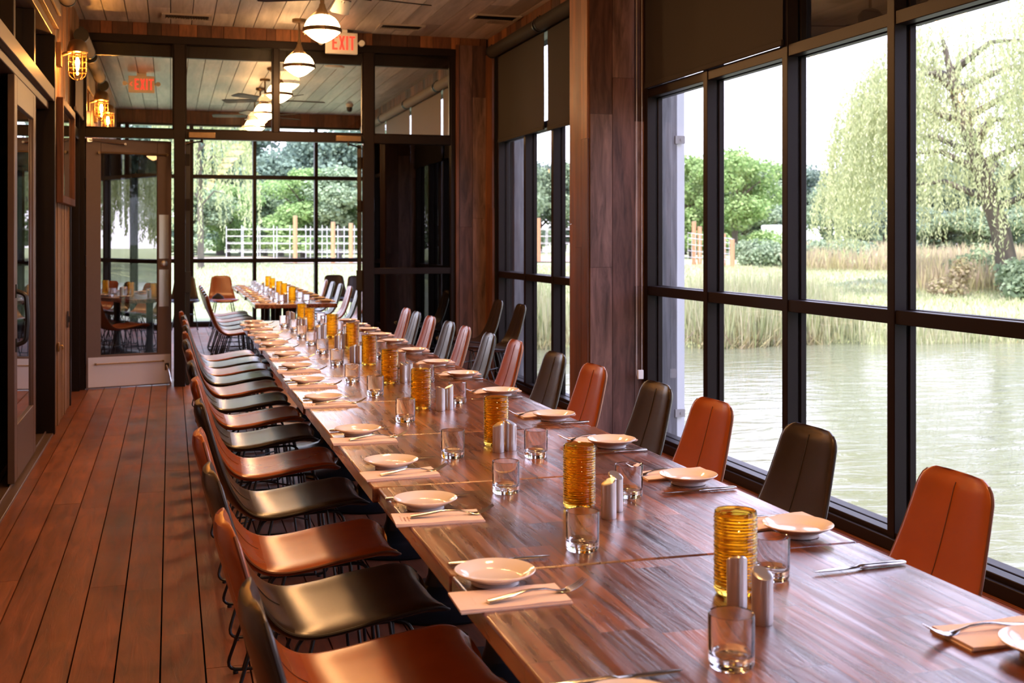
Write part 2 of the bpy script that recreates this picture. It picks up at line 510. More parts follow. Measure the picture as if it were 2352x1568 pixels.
# ================================================================== STRUCTURE
XL, XR = -0.85, 3.27          # left wall face, right window frame face
YN, YP, YF = -4.2, 12.13, 20.3  # wall behind the camera, glazed partition, far window wall
ZC = 3.60
rr = random.Random(3)

def planks_y(mb, x, sgn, y0, y1, z0, z1, w=(.09, .15), th=.022, brk=(1.2, 2.6), mat=0, rel=.004):
    """vertical boards on a wall running along Y; visible face at x, body on the side sgn"""
    y = y0
    while y < y1 - 1e-4:
        ww = min(rr.uniform(*w), y1 - y)
        if y1 - (y + ww) < .03: ww = y1 - y
        z = z0
        while z < z1 - 1e-4:
            hh = rr.uniform(*brk)
            zz = z1 if z1 - (z + hh) < .35 else z + hh
            d = rr.uniform(0, rel)
            a, b = x + sgn * d, x + sgn * (d + th)
            mb.box(min(a, b), max(a, b), y + .002, y + ww - .002, z + .0015, zz - .0008, rr.random(), mat)
            z = zz
        y += ww

def planks_x(mb, y, sgn, x0, x1, z0, z1, w=(.09, .15), th=.022, brk=(1.2, 2.6), mat=0):
    x = x0
    while x < x1 - 1e-4:
        ww = min(rr.uniform(*w), x1 - x)
        if x1 - (x + ww) < .03: ww = x1 - x
        z = z0
        while z < z1 - 1e-4:
            hh = rr.uniform(*brk)
            zz = z1 if z1 - (z + hh) < .35 else z + hh
            d = rr.uniform(0, .004)
            a, b = y + sgn * d, y + sgn * (d + th)
            mb.box(x + .0025, x + ww - .0025, min(a, b), max(a, b), z + .0015, zz - .0008, rr.random(), mat)
            z = zz
        x += ww

def structure(o): o['kind'] = 'structure'; return o

# floor: deck boards with open joints over a dark void
mb = MB()
x = .114 - .148 * 7
while x < XR + .02:
    y = YN - rr.uniform(0, 2)
    while y < YF:
        L = rr.uniform(1.6, 3.6)
        dz = rr.uniform(-.0012, 0)
        mb.box(x + .003, x + .145, max(y, YN), min(y + L, YF) - .0015, -.025, dz, rr.random(), 0)
        y += L
    x += .148
mb.box(-1.0, XR + .2, YN, YF, -.16, -.026, 0, 1)
floor = structure(mb.build('floor', [M['floor'], M['subfloor']]))

# ceiling: boards running down the room with open grooves, roof slab above
mb = MB()
x = -1.0
while x < XR + .1:
    y = YN - rr.uniform(0, 3)
    while y < YF:
        L = rr.uniform(1.8, 3.6)
        mb.box(x + .004, min(x + .196, XR + .1), max(y, YN), min(y + L, YF) - .002, ZC, ZC + .02, rr.random(), 0)
        y += L
    x += .2
mb.box(-3.6, XR + .75, YN - .3, YF + .6, ZC + .021, ZC + .3, 0, 1)
structure(mb.build('ceiling', [M['ceiling'], M['subfloor']]))

# left wall
mb = MB()
planks_y(mb, XL, -1, YN, 4.9, 0, ZC, (.07, .12))
planks_y(mb, XL, -1, 4.9, 9.5, 3.05, ZC, (.10, .16))
planks_y(mb, XL, -1, 9.5, 11.02, 0, ZC, (.035, .085), brk=(1.4, 3.2), rel=.013)
planks_y(mb, XL, -1, 11.02, 12.08, 3.05, ZC, (.08, .13))
planks_y(mb, XL, -1, 12.26, YF, 0, ZC, (.05, .10), rel=.012)
mb.box(XL - .12, XL - .03, YN, 4.9, 0, ZC, 0, 1)
mb.box(XL - .12, XL - .03, 9.5, 11.02, 0, ZC, 0, 1)
mb.box(XL - .12, XL - .03, 12.05, YF, 0, ZC, 0, 1)
mb.box(XL - .12, XL - .03, 4.9, 12.05, 3.06, ZC, 0, 1)
structure(mb.build('wall_left', [M['honey'], M['subfloor']]))

# dark adjoining room behind the sliding doors
mb = MB()
mb.box(-3.6, -3.5, YN, YF, -.1, ZC + .1)
mb.box(-3.5, XL - .13, 3.2, 3.3, -.1, ZC)
mb.box(-3.5, XL - .13, 13.0, 13.1, -.1, ZC)
mb.box(-3.5, -1.0, 3.3, 13.0, -.16, -.03)
structure(mb.build('wall_adjoining', M['darkroom']))

# wall behind the camera
mb = MB()
planks_x(mb, YN, -1, -1.0, XR + .1, 0, ZC, (.09, .15))
structure(mb.build('wall_back', M['barn']))

# right wall pieces: frieze above the windows, boards beside the partition
mb = MB()
planks_y(mb, XR - .02, 1, YN, YP, 3.42, ZC, (.10, .2))
planks_y(mb, XR - .02, 1, 12.23, YF, 3.42, ZC, (.10, .2))
mb.box(XR + .02, XR + .16, YN, YF, 3.40, ZC, .2, 1)
structure(mb.build('wall_right', [M['frieze'], M['subfloor']]))
mb = MB()
planks_y(mb, XR - .05, 1, 11.83, YP, 0, 3.42, (.09, .12), mat=0)
mb.box(XR - .02, XR + .14, 11.83, 12.3, 0, 3.42, .3, 1)
structure(mb.build('trim_1', [M['redwood'], M['subfloor']]))

# timber-clad pillar between the two right-hand windows, another behind the camera
def pillar(name, y0, y1, x0):
    mb = MB()
    w = (XR + .1 - x0 - .02) / 3
    for i in range(3):
        zb = [0, rr.uniform(.9, 1.4), rr.uniform(2.3, 2.7), ZC] if i != 1 else [0, 2.62, ZC]
        for a, b in zip(zb[:-1], zb[1:]):
            xx = x0 + .02 + i * w
            mb.box(xx + .0025, xx + w - .0025, y0 + rr.uniform(0, .004), y0 + .02, a + .001, b - .001, rr.random(), 0)
            mb.box(xx + .001, xx + w - .001, y1 - .02, y1 - rr.uniform(0, .004), a + .001, b - .001, rr.random(), 0)
    w = (y1 - y0 - .02) / 3
    for i in range(3):
        zb = [0, rr.uniform(1.2, 2.2), ZC]
        for a, b in zip(zb[:-1], zb[1:]):
            yy = y0 + .01 + i * w
            mb.box(x0 + rr.uniform(0, .004), x0 + .02, yy + .001, yy + w - .001, a + .001, b - .001, rr.random(), 1)  # room-side boards in redder wood, imitating the lamplight on that face
    mb.box(x0 + .02, XR + .1, y0 + .02, y1 - .02, 0, ZC, .4, 2)
    return structure(mb.build(name, [M['barn'], M['redwood'], M['subfloor']]))
pillar('trim_2', 7.86, 8.27, 2.84)
pillar('trim_3', -.62, -.17, 2.84)

# ---- aluminium window walls
def pane_box(mb, axis, p, a0, a1, z0, z1, th=.006):
    if axis == 'y': mb.box(p, p + th, a0, a1, z0, z1)
    else: mb.box(a0, a1, p, p + th, z0, z1)

def window_wall(name, axis, p, divs, rails, sgn=1, pmat='pane', top=3.40):
    """axis 'y': wall along Y with inner face at x=p, depth towards sgn. divs: mullion centres, rails: rail heights"""
    mb = MB()
    def bar(a0, a1, z0, z1, d0, d1):
        q0, q1 = sorted((p + sgn * d0, p + sgn * d1))
        if axis == 'y': mb.box(q0, q1, a0, a1, z0, z1)
        else: mb.box(a0, a1, q0, q1, z0, z1)
    A0, A1 = divs[0], divs[-1]
    for i, a in enumerate(divs):
        w = .03 if 0 < i < len(divs) - 1 else .034
        bar(a - w, a + w, 0.0, top, 0.0, .068)
        bar(a - w - .004, a + w + .004, 0.0, top, .082, .118)
        bar(a - w + .01, a + w - .01, 0.0, top, .068, .082)
    for z in rails:
        for a0, a1 in zip(divs[:-1], divs[1:]):
            bar(a0 + .03, a1 - .03, z - .033, z + .033, .006, .068)
            bar(a0 + .03, a1 - .03, z - .036, z + .036, .083, .13)
            bar(a0 + .03, a1 - .03, z - .024, z + .024, .067, .083)
    bar(A0, A1, 0.0, .085, .004, .068); bar(A0, A1, 0.0, .06, -.02, .004); bar(A0, A1, -.05, .085, .083, .15)
    bar(A0, A1, 0.0, .06, .068, .083)
    bar(A0, A1, top - .05, top, .002, .14)
    root = structure(mb.build(name, M['bronze'], bevel=.003, seg=1))
    zs = [.06] + list(rails) + [top - .05]
    for a0, a1 in zip(divs[:-1], divs[1:]):
        for i, (z0, z1) in enumerate(zip(zs[:-1], zs[1:])):
            mp = MB()
            q = p + sgn * .075 - .003
            pane_box(mp, axis, q, a0 + .02, a1 - .02, z0 + .02, z1 - .02)
            mp.build('pane', M[pmat], root)
    return root

RAILS = [1.10, 2.51]
window_wall('window_1', 'y', XR, [-.17 + .03, .84, 1.84, 2.84, 3.84, 4.84, 5.84, 6.85, 7.83], RAILS)
window_wall('window_2', 'y', XR, [8.30, 9.15, 9.98, 10.83, 11.80], RAILS)
window_wall('window_3', 'y', XR, [-4.1, -3.0, -1.8, -.65], RAILS)
window_wall('window_4', 'y', XR, [12.30, 13.3, 14.3, 15.3, 16.3, 17.3, 18.3, 19.3, 20.25], RAILS)
window_wall('window_5', 'x', YF, [-.82, -.69, .335, 1.365, 2.40, 3.24], RAILS, pmat='endpane')

# header above the end window
mb = MB()
planks_x(mb, YF - .03, 1, -.85, 3.27, 3.38, ZC, (.2, .3))
mb.box(-1.0, XR + .2, YF, YF + .15, 3.39, ZC, .2, 1)
structure(mb.build('wall_end', [M['redwood'], M['subfloor']]))

# ---- glazed partition
mb = MB()
PY0, PY1 = YP, YP + .10
mb.box(-.85, -.80, PY0, PY1, 0, 3.42)
mb.box(.03, .14, PY0, PY1, 0, 3.42)
mb.box(1.92, 2.03, PY0, PY1, 0, 3.42)
mb.box(2.85, 2.90, PY0, PY1, 0, 3.42)
mb.box(1.0, 1.055, PY0, PY1, 2.55, 3.42)
mb.box(-.80, .03, PY0, PY1, 2.462, 2.55); mb.box(.14, 1.92, PY0, PY1, 2.462, 2.55); mb.box(2.03, 2.85, PY0, PY1, 2.462, 2.55)
mb.box(-.85, 2.90, PY0 - .012, PY1, 3.40, 3.475)
mb.box(-.85, 2.90, PY1, PY1 + .06, 3.28, 3.5)
mb.box(2.03, 2.85, PY0 + .01, PY1 - .01, 1.10, 1.165)
mb.box(2.03, 2.85, PY0 + .01, PY1 - .01, 0, .11)
for a, b in ((-.80, .03), (.14, 1.0), (1.055, 1.92), (2.03, 2.85)):
    mb.box(a, a + .014, PY0 + .02, PY1 - .02, 2.55, 3.40); mb.box(b - .014, b, PY0 + .02, PY1 - .02, 2.55, 3.40)
    mb.box(a, b, PY0 + .02, PY1 - .02, 2.55, 2.566)
part = structure(mb.build('window_6', M['bronze'], bevel=.003, seg=1))
for a, b in ((-.80, .03), (.14, 1.0), (1.055, 1.92), (2.03, 2.85)):
    MB().box(a, b, PY0 + .046, PY0 + .052, 2.55, 3.40).build('pane', M['transom'], part)
for z0, z1 in ((.11, 1.10), (1.165, 2.462)):
    MB().box(2.03, 2.85, PY0 + .046, PY0 + .052, z0, z1).build('pane', M['darkpane'], part)
mb = MB()
planks_x(mb, PY0 - .004, 1, -.85, 3.24, 3.475, ZC, (.09, .22))
mb.box(-.85, 3.27, PY0 + .02, PY1, 3.475, ZC, 0, 1)
structure(mb.build('trim_4', [M['frieze'], M['subfloor']]))
mb = MB()
planks_x(mb, PY0 - .03, 1, 2.935, 3.225, 0, 3.52, (.14, .15), mat=0)
mb.box(2.90, 2.93, PY0 - .035, PY1, 0, 3.52, .6, 1)
mb.box(2.93, 3.27, PY0, PY1 + .05, 0, 3.52, .5, 2)
structure(mb.build('wall_far', [M['barn'], M['redwood'], M['subfloor']]))

# ---- door_1: sliding glass door in the left wall
mb = MB()
mb.box(-1.02, XL, 4.9, 9.5, 3.0, 3.06)
mb.box(-1.02, XL + .015, 9.43, 9.5, 0, 3.0, .5, 1); mb.box(-1.02, XL + .015, 4.9, 4.97, 0, 3.0, .5, 1)
mb.box(-1.02, XL - .03, 4.97, 9.43, 2.44, 2.50)
mb.box(-1.02, XL + .012, 4.97, 9.43, 2.50, 2.60)
for y in (6.2, 7.36, 8.42):
    mb.box(-.99, XL - .02, y - .04, y + .04, 2.60, 3.0, .5, 1)
mb.box(-1.02, XL + .005, 4.97, 9.43, -.02, .012)
mb.box(-.985, -.975, 4.97, 9.43, .012, .03); mb.box(-.905, -.895, 4.97, 9.43, .012, .03)
d1 = structure(mb.build('door_1', [M['slidepaint'], M['bronze']], bevel=.004, seg=1))  # lamplight and shade put into the materials: browner rails, darker uprights
for a, b in ((4.97, 6.16), (6.24, 7.32), (7.40, 8.38), (8.46, 9.43)):
    MB().box(-.945, -.939, a, b, 2.60, 3.0).build('pane', M['doorpane'], d1)
def slide_leaf(y0, y1, x, mname, parent, handle):
    m_ = MB()
    m_.box(x - .02, x + .02, y0, y0 + .13, .03, 2.44); m_.box(x - .02, x + .02, y1 - .13, y1, .03, 2.44)
    m_.box(x - .02, x + .02, y0 + .13, y1 - .13, .03, .36); m_.box(x - .02, x + .02, y0 + .13, y1 - .13, 2.27, 2.44)
    m_.box(x - .008, x + .008, y0 + .13, y0 + .15, .36, 2.27); m_.box(x - .008, x + .008, y1 - .15, y1 - .13, .36, 2.27)
    lf = m_.build('sliding_leaf', M[mname], parent, bevel=.004, seg=1)
    MB().box(x - .004, x + .004, y0 + .13, y1 - .13, .36, 2.27).build('pane', M['doorpane'], lf)
    if handle:
        h = MB()
        path = fillet([(x + .02, y0 + .065, .84), (x + .075, y0 + .065, .86), (x + .085, y0 + .065, 1.0), (x + .075, y0 + .065, 1.14), (x + .02, y0 + .065, 1.16)], .03, 4)
        h.tube(path, [.014] * len(path), 8)
        h.box(x + .019, x + .026, y0 + .04, y0 + .09, .80, .88); h.box(x + .019, x + .026, y0 + .04, y0 + .09, 1.12, 1.20)
        h.build('pull_handle', M['black'], lf)
slide_leaf(7.44, 8.57, -.90, 'slidepaint', d1, True)
slide_leaf(8.42, 9.43, -.98, 'bronze', d1, False)  # set-back leaf in the darker metal, its shadow put into the colour
slide_leaf(4.97, 6.2, -.98, 'bronze', d1, False)

# trim board over the sliding door
mb = MB(); mb.box(XL, XL + .035, 4.85, 9.54, 3.06, 3.20, .7)
structure(mb.build('trim_5', M['redwood'], bevel=.004))

# ---- door_2: dark door in the left wall next to the partition
mb = MB()
mb.box(-1.0, XL + .005, 11.02, 11.09, 0, 3.05); mb.box(-1.0, XL + .005, 12.04, 12.12, 0, 3.05)
mb.box(-1.0, XL, 11.09, 12.04, 2.42, 2.52); mb.box(-1.0, XL, 11.09, 12.04, 3.0, 3.05)
mb.box(-.96, -.91, 11.09, 11.2, 0, 2.42); mb.box(-.96, -.91, 11.93, 12.04, 0, 2.42)
mb.box(-.96, -.91, 11.2, 11.93, 0, .3); mb.box(-.96, -.91, 11.2, 11.93, 2.28, 2.42)
d2 = structure(mb.build('door_2', M['bronze'], bevel=.003, seg=1))
MB().box(-.938, -.932, 11.2, 11.93, .3, 2.28).build('pane', M['darkpane'], d2)

# ---- door_3: grey-brown glazed leaf in the partition, ajar away from us
LW = .825
def door_leaf(name, loc, rz, w, mat, h=2.45, dressed=True, midrail=None, pm='doorpane', st=.14):
    m_ = MB()
    m_.box(0, st, -.022, .022, .008, h); m_.box(w - st, w, -.022, .022, .008, h)
    m_.box(st, w - st, -.022, .022, .008, .33 if dressed else .2); m_.box(st, w - st, -.022, .022, h - .13, h)
    if midrail: m_.box(st, w - st, -.02, .02, midrail - .03, midrail + .03)
    o = structure(m_.build(name, mat, loc=loc, rz=rz, bevel=.003, seg=1))
    MB().box(st, w - st, -.004, .004, .33 if dressed else .2, h - .13).build('pane', M[pm], o)
    return o
ANG = math.radians(14)
d3 = door_leaf('door_3', (-.797, YP + .03, 0), ANG, LW, M['doorpaint'], pm='greypane')
k = MB(); k.box(.02, LW - .012, -.026, -.022, .02, .31)
for sx in (.04, .28, .55, LW - .03):
    for sz in (.035, .295): k.lathe([(0, 0), (.006, .002), (.006, .003)], 8, (sx, -.027, sz))
kp = k.build('kick_plate', M['kick'], d3)
kr = MB(); kr.tube([(.09, -.05, .245), (LW - .09, -.05, .245)], .006); kr.tube([(.09, -.026, .245), (.09, -.055, .245)], .011); kr.tube([(LW - .09, -.026, .245), (LW - .09, -.055, .245)], .011)
kr.build('curtain_rod', M['aged'], d3)
kr = MB(); kr.tube([(.12, -.05, 2.31), (LW - .05, -.05, 2.31)], .008); kr.tube([(.12, -.022, 2.31), (.12, -.056, 2.31)], .014); kr.tube([(LW - .05, -.022, 2.31), (LW - .05, -.056, 2.31)], .014)
kr.build('curtain_rod', M['aged'], d3)
for z0, z1 in ((1.27, 1.71), (.86, 1.24)):
    if z0 < 1: z0, z1 = .79, 1.16
    q = MB(); q.box(LW - .125, LW - .03, -.0255, -.022, z0, z1)
    q.build('push_plate', M['brushed'], d3)
q = MB(); q.lathe([(.0, 0), (.034, .0), (.036, .008), (.03, .014), (.02, .018), (.02, .03), (.0, .032)], 20)
kn = q.build('deadbolt', M['brushed'], d3); kn.location = (LW - .075, -.022, 1.22); kn.rotation_euler = (PI / 2, 0, 0)
q = MB(); q.box(LW - .07, LW - .03, -.034, -.022, .15, .22); q.tube([(LW - .05, -.035, .2), (LW - .035, -.06, .13), (LW - .02, -.075, .03)], .009); q.tube([(LW - .02, -.075, .03), (LW - .018, -.076, .006)], .013)
q.build('door_stop', M['chrome'], d3)
q = MB(); q.tube([(.02, -.055, 2.43), (.36, -.075, 2.40)], .007); q.tube([(.36, -.03, 2.40), (.36, -.085, 2.40)], .012); q.box(.005, .05, -.06, -.022, 2.41, 2.445)
q.build('closer_arm', M['chrome'], d3)
for z in (.25, 1.2, 1.95):
    q = MB(); q.tube([(-.004, -.026, z), (-.004, -.026, z + .11)], .007); q.box(-.003, .002, -.024, .02, z, z + .11)
    q.build('hinge', M['bronze'], d3)

# ---- door_4, door_5: double doors swung out into the far room
for nm, lx, rz, hx in (('door_4', .165, PI / 2, 1), ('door_5', 1.895, PI / 2 - math.radians(9), -1)):
    dd = door_leaf(nm, (lx, PY1 + .03, 0), rz, .86, M['black'], dressed=False, midrail=1.12, pm='transom', st=.09)
    q = MB(); q.box(-.03, -.005, -.03, .03, .93, 1.14); q.lathe([(0, 0), (.018, 0), (.018, .006), (0, .008)], 14, (0, 0, 0))
    q.build('lock_case', M['black'], dd)
    for z in (.25, .95, 1.75, 2.2):
        q = MB(); q.box(-.012, -.004, -.02, .02, z, z + .12); q.tube([(-.012, .026 * hx, z), (-.012, .026 * hx, z + .12)], .008)
        q.build('hinge', M['bronze'], dd)
for cx, sg in ((.30, -1), (1.76, 1)):
    c = empty('door_closer', 'brown arm door closer on the header above the %s leaf of the double doors' % ('grey-door side' if sg < 0 else 'exit-sign side'), 'door closer', (cx, PY0 - .002, 2.50))
    q = MB(); q.box(-.13, .13, -.045, 0, -.03, .03); q.build('closer_body', M['aged'], c, bevel=.006)
    q = MB(); q.tube([(0, -.03, -.03), (0, -.03, -.075)], .012); q.tube([(0, -.03, -.06), (sg * .12, .07, -.075), (sg * .17, .2, -.085)], .008)
    q.build('closer_arm', M['black'], c)

# ================================================================== FITTINGS
def roller_shade(label, y0, y1, x, z0, zt, side=-1, tube_r=.062, mat='shade', group=None, chain=None, brackets=True):
    """side -1: on the window wall (cloth hangs towards the glass), +1: on the left wall"""
    r = empty('roller_shade', label, 'window shade', (x, (y0 + y1) / 2, zt), 0, group)
    L = y1 - y0
    q = MB(); q.tube([(0, -L / 2 + .02, 0), (0, L / 2 - .02, 0)], tube_r, 24)
    q.build('tube', M[mat], r)
    q = MB()
    xo = -side * tube_r * .9
    n = 14
    rows = []
    for j in range(9):
        zz = (z0 - zt) * j / 8
        rows.append((zz, [(xo + .004 * math.sin(i * .9 + j * .35) * j / 8, -L / 2 + .03 + (L - .06) * i / n) for i in range(n + 1)]))
    vs = []; fs = []
    for zz, row in rows:
        for (a, b) in row: vs.append((a, b, zz))
    o = len(vs)
    for zz, row in rows:
        for (a, b) in row: vs.append((a + .003, b, zz))
    w = n + 1
    for j in range(8):
        for i in range(n):
            fs.append((j * w + i, j * w + i + 1, (j + 1) * w + i + 1, (j + 1) * w + i))
            fs.append((o + j * w + i, o + (j + 1) * w + i, o + (j + 1) * w + i + 1, o + j * w + i + 1))
    q.add(vs, fs, smooth=True)
    q.build('cloth', M[mat], r)
    q = MB(); q.box(xo - .008, xo + .011, -L / 2 + .03, L / 2 - .03, z0 - zt - .012, z0 - zt + .022)
    q.build('hem_bar', M[mat], r, bevel=.004)
    for e_ in (-1, 1):
        q = MB(); yy = e_ * (L / 2 - .009)
        q.tube([(0, yy - .01, 0), (0, yy + .01, 0)], tube_r * 1.08, 20)
        q.box(-.02, .02, yy - .006, yy + .006, 0, .075)
        q.build('bracket', M['black'], r)
    if chain:
        yc, zb = chain
        yc -= (y0 + y1) / 2
        q = MB()
        z = 0.0
        while z > zb - zt:
            for dx in (-.02, .02):
                q.lathe([(0, -.0032), (.0032, 0), (0, .0032)], 6, (xo * .2 + dx, yc, z))
            z -= .0085
        q.tube([(xo * .2 - .02, yc, 0), (xo * .2 - .02, yc, zb - zt), (xo * .2 - .01, yc, zb - zt - .02), (xo * .2 + .01, yc, zb - zt - .02), (xo * .2 + .02, yc, zb - zt), (xo * .2 + .02, yc, 0)], .0012, 5)
        q.build('bead_chain', M['white'], r)
        q = MB(); q.box(xo * .2 - .012, xo * .2 + .03, yc - .008, yc + .008, zb - zt - .03, zb - zt + .035)
        q.build('chain_clip', M['white'], r, bevel=.004)
    return r

SG = 'dark roller shades along the pond windows'
roller_shade('dark roller shade over the far window, the width beside the glazed partition', 10.13, 11.74, XR - .075, 2.47, 3.40, group=SG)
roller_shade('dark roller shade over the far window, the width beside the timber pillar', 8.29, 10.08, XR - .075, 2.45, 3.40, group=SG)
roller_shade('dark roller shade on the near window, right beside the timber pillar with bead chain', 5.80, 7.82, XR - .075, 2.55, 3.44, group=SG, chain=(7.79, .50))
roller_shade('dark mesh roller shade on the near window, second from the timber pillar', 3.98, 6.45, XR + .235, 2.56, 3.44, group=SG)
roller_shade('dark mesh roller shade on the near window, third from the timber pillar', 1.90, 3.96, XR + .235, 2.56, 3.44, group=SG)
far_sh = ['next to the partition', 'second from the partition', 'third from the partition', 'last before the end wall']
for i, (a, b) in enumerate(((12.34, 14.28), (14.34, 16.28), (16.34, 18.28), (18.34, 20.2))):
    roller_shade('grey roller shade pulled down in the far room, ' + far_sh[i], a, b, XR - .08, .35 if i < 2 else 1.3, 3.36, mat='shadelight', group='grey shades in the far room')
roller_shade('grey rolled shade tube above the sliding glass door', 6.9, 9.5, XL + .10, 3.16, 3.29, side=1, tube_r=.06, mat='shadelight', chain=None)
roller_shade('grey roller shade half down over the dark side door by the partition', 11.05, 12.05, XL + .09, 2.62, 3.27, side=1, tube_r=.06, mat='shadelight')
roller_shade('grey rolled shade tube on the plank wall just beyond the partition', 12.32, 13.9, XL + .09, 3.02, 3.27, side=1, tube_r=.06, mat='shadelight')
roller_shade('grey rolled shade tube on the plank wall deep in the far room', 14.6, 16.6, XL + .09, 3.02, 3.27, side=1, tube_r=.06, mat='shadelight')

# ---- pendant lamps
def make_pendant_meshes():
    d = {}
    R = .148
    q = MB(); q.lathe([(0, 0), (.068, 0), (.07, -.012), (.066, -.03), (.02, -.034), (0, -.034)], 28); d['canopy'] = q.mesh('canopy', M['aged'])
    q = MB(); q.tube([(0, 0, -.03), (0, 0, -.20)], .011, 12); q.lathe([(.016, -.2), (.018, -.225), (.016, -.24)], 14); d['stem'] = q.mesh('stem', M['aged'])
    q = MB(); q.lathe([(.014, -.235), (.022, -.245), (.03, -.275), (.045, -.31), (.052, -.325), (.05, -.335), (.0, -.335)], 24); d['cap'] = q.mesh('cap', M['aged'])
    prof = [(.05, -.335), (.075, -.342), (.103, -.36), (.125, -.386), (.139, -.417), (R - .003, -.45)]
    q = MB(); q.lathe(prof, 36, caps=False); d['globe'] = q.mesh('globe', M['globe'])
    q = MB(); q.lathe([(R - .005, -.468), (.12, -.49), (.085, -.518), (.045, -.543), (.012, -.556), (0, -.557)], 36, caps=False); d['lens'] = q.mesh('lens', M['lens'])
    q = MB(); q.lathe([(R - .003, -.440), (R + .007, -.440), (R + .010, -.456), (R + .008, -.472), (R - .004, -.474)], 40, caps=False); d['band'] = q.mesh('band', M['aged'])
    arms = []
    for k in range(3):
        a = 2 * PI * k / 3 + .55
        pr = [(.028, -.27), (.05, -.30), (.085, -.325), (.122, -.36), (.145, -.40), (R + .009, -.45), (R + .004, -.48)]
        q = MB(); q.tube([(p_[0] * math.cos(a), p_[0] * math.sin(a), p_[1]) for p_ in pr], .0035, 8)
        q.lathe([(0, -.008), (.008, 0), (0, .008)], 8, ((R + .004) * math.cos(a), (R + .004) * math.sin(a), -.482))
        arms.append(q.mesh('arm', M['aged']))
    d['arm'] = arms
    return d
PM = make_pendant_meshes()
def pendant(y, x, label, group):
    r = empty('pendant_lamp', label, 'pendant lamp', (x, y, ZC), 0, group)
    for k, me in PM.items():
        if k == 'arm':
            for a in me: linked('arm', a, r)
        else: linked(k, me, r)
    return r
PG = 'globe pendants down the middle of the ceiling'
pendant(11.55, 1.20, 'glowing glass globe pendant hanging closest in front of the glazed partition', PG)
pendant(9.5, 1.17, 'glowing glass globe pendant whose tip covers part of the exit sign', PG)
for y, t in ((7.45, 'third'), (5.4, 'fourth'), (3.35, 'fifth'), (1.3, 'sixth')):
    pendant(y, 1.18, 'glowing globe pendant above the long table, %s from the partition' % t, PG)
for y, t in ((13.85, 'first beyond the partition glass'), (16.0, 'second beyond the partition glass'), (18.0, 'third beyond the partition glass')):
    pendant(y, 1.21, 'glowing globe pendant in the far room, ' + t, PG)

# ---- cage lanterns on the left wall
def make_lantern(name_loc, label, group):
    r = empty('wall_lantern', label, 'wall lamp', name_loc, 0, group)
    r.scale = (1.15, 1.15, 1.15)
    for k, (me) in LM.items():
        if isinstance(me, list):
            for a in me: linked(k, a, r)
        else: linked(k, me, r)
    return r
LM = {}
q = MB(); q.box(0, .03, -.05, .05, -.13, .03); q.tube([(.03, 0, -.05), (.08, 0, -.03), (.10, 0, .0)], .013, 10); LM['wall_bracket'] = q.mesh('wall_bracket', M['aged'])
cxl = .13
q = MB(); q.lathe([(0, .06), (.03, .058), (.055, .04), (.066, .0), (.068, -.03), (.06, -.034), (0, -.034)], 24, (cxl, 0, 0)); LM['cap'] = q.mesh('cap', M['aged'])
q = MB(); q.lathe([(.05, -.03), (.051, -.09), (.05, -.15), (.044, -.175), (.03, -.192), (.0, -.2)], 24, (cxl, 0, 0), caps=False); LM['glass_jar'] = q.mesh('glass_jar', M['jar'])
q = MB()
for z in (-.05, -.09, -.13, -.165):
    q.tube([(cxl + .058 * math.cos(a * PI / 12), .058 * math.sin(a * PI / 12), z) for a in range(24)], .0032, 6, closed=True)
for a in range(6):
    t = a * PI / 3
    q.tube([(cxl + p_[0] * math.cos(t), p_[0] * math.sin(t), p_[1]) for p_ in ((.058, -.03), (.058, -.165), (.05, -.19), (.03, -.21), (.012, -.218))], .0032, 6)
q.tube([(cxl + .02 * math.cos(a * PI / 8), .02 * math.sin(a * PI / 8), -.215) for a in range(16)], .0035, 6, closed=True)
LM['cage'] = q.mesh('cage', M['aged'])
q = MB(); q.lathe([(.013, -.034), (.014, -.06), (.012, -.065), (.0, -.066)], 14, (cxl, 0, 0)); LM['socket'] = q.mesh('socket', M['brass'])
q = MB(); q.lathe([(0, -.066), (.008, -.07), (.012, -.085), (.013, -.105), (.009, -.125), (0, -.135)], 14, (cxl, 0, 0)); LM['bulb'] = q.mesh('bulb', M['filament'])
WL = 'cage lanterns along the plank wall'
make_lantern((XL, 9.78, 2.96), 'glowing cage lantern on the plank wall beside the sliding glass door', WL)
make_lantern((XL, 4.72, 2.96), 'glowing cage lantern on the plank wall at the near jamb of the sliding door', WL)
make_lantern((XL, 1.6, 2.96), 'glowing cage lantern on the plank wall next to the camera end of the table', WL)
make_lantern((XL, 13.1, 2.96), 'glowing cage lantern in the far room, nearer one seen through the partition glass', WL)
make_lantern((XL, 14.4, 2.96), 'glowing cage lantern in the far room, farther one seen through the partition glass', WL)

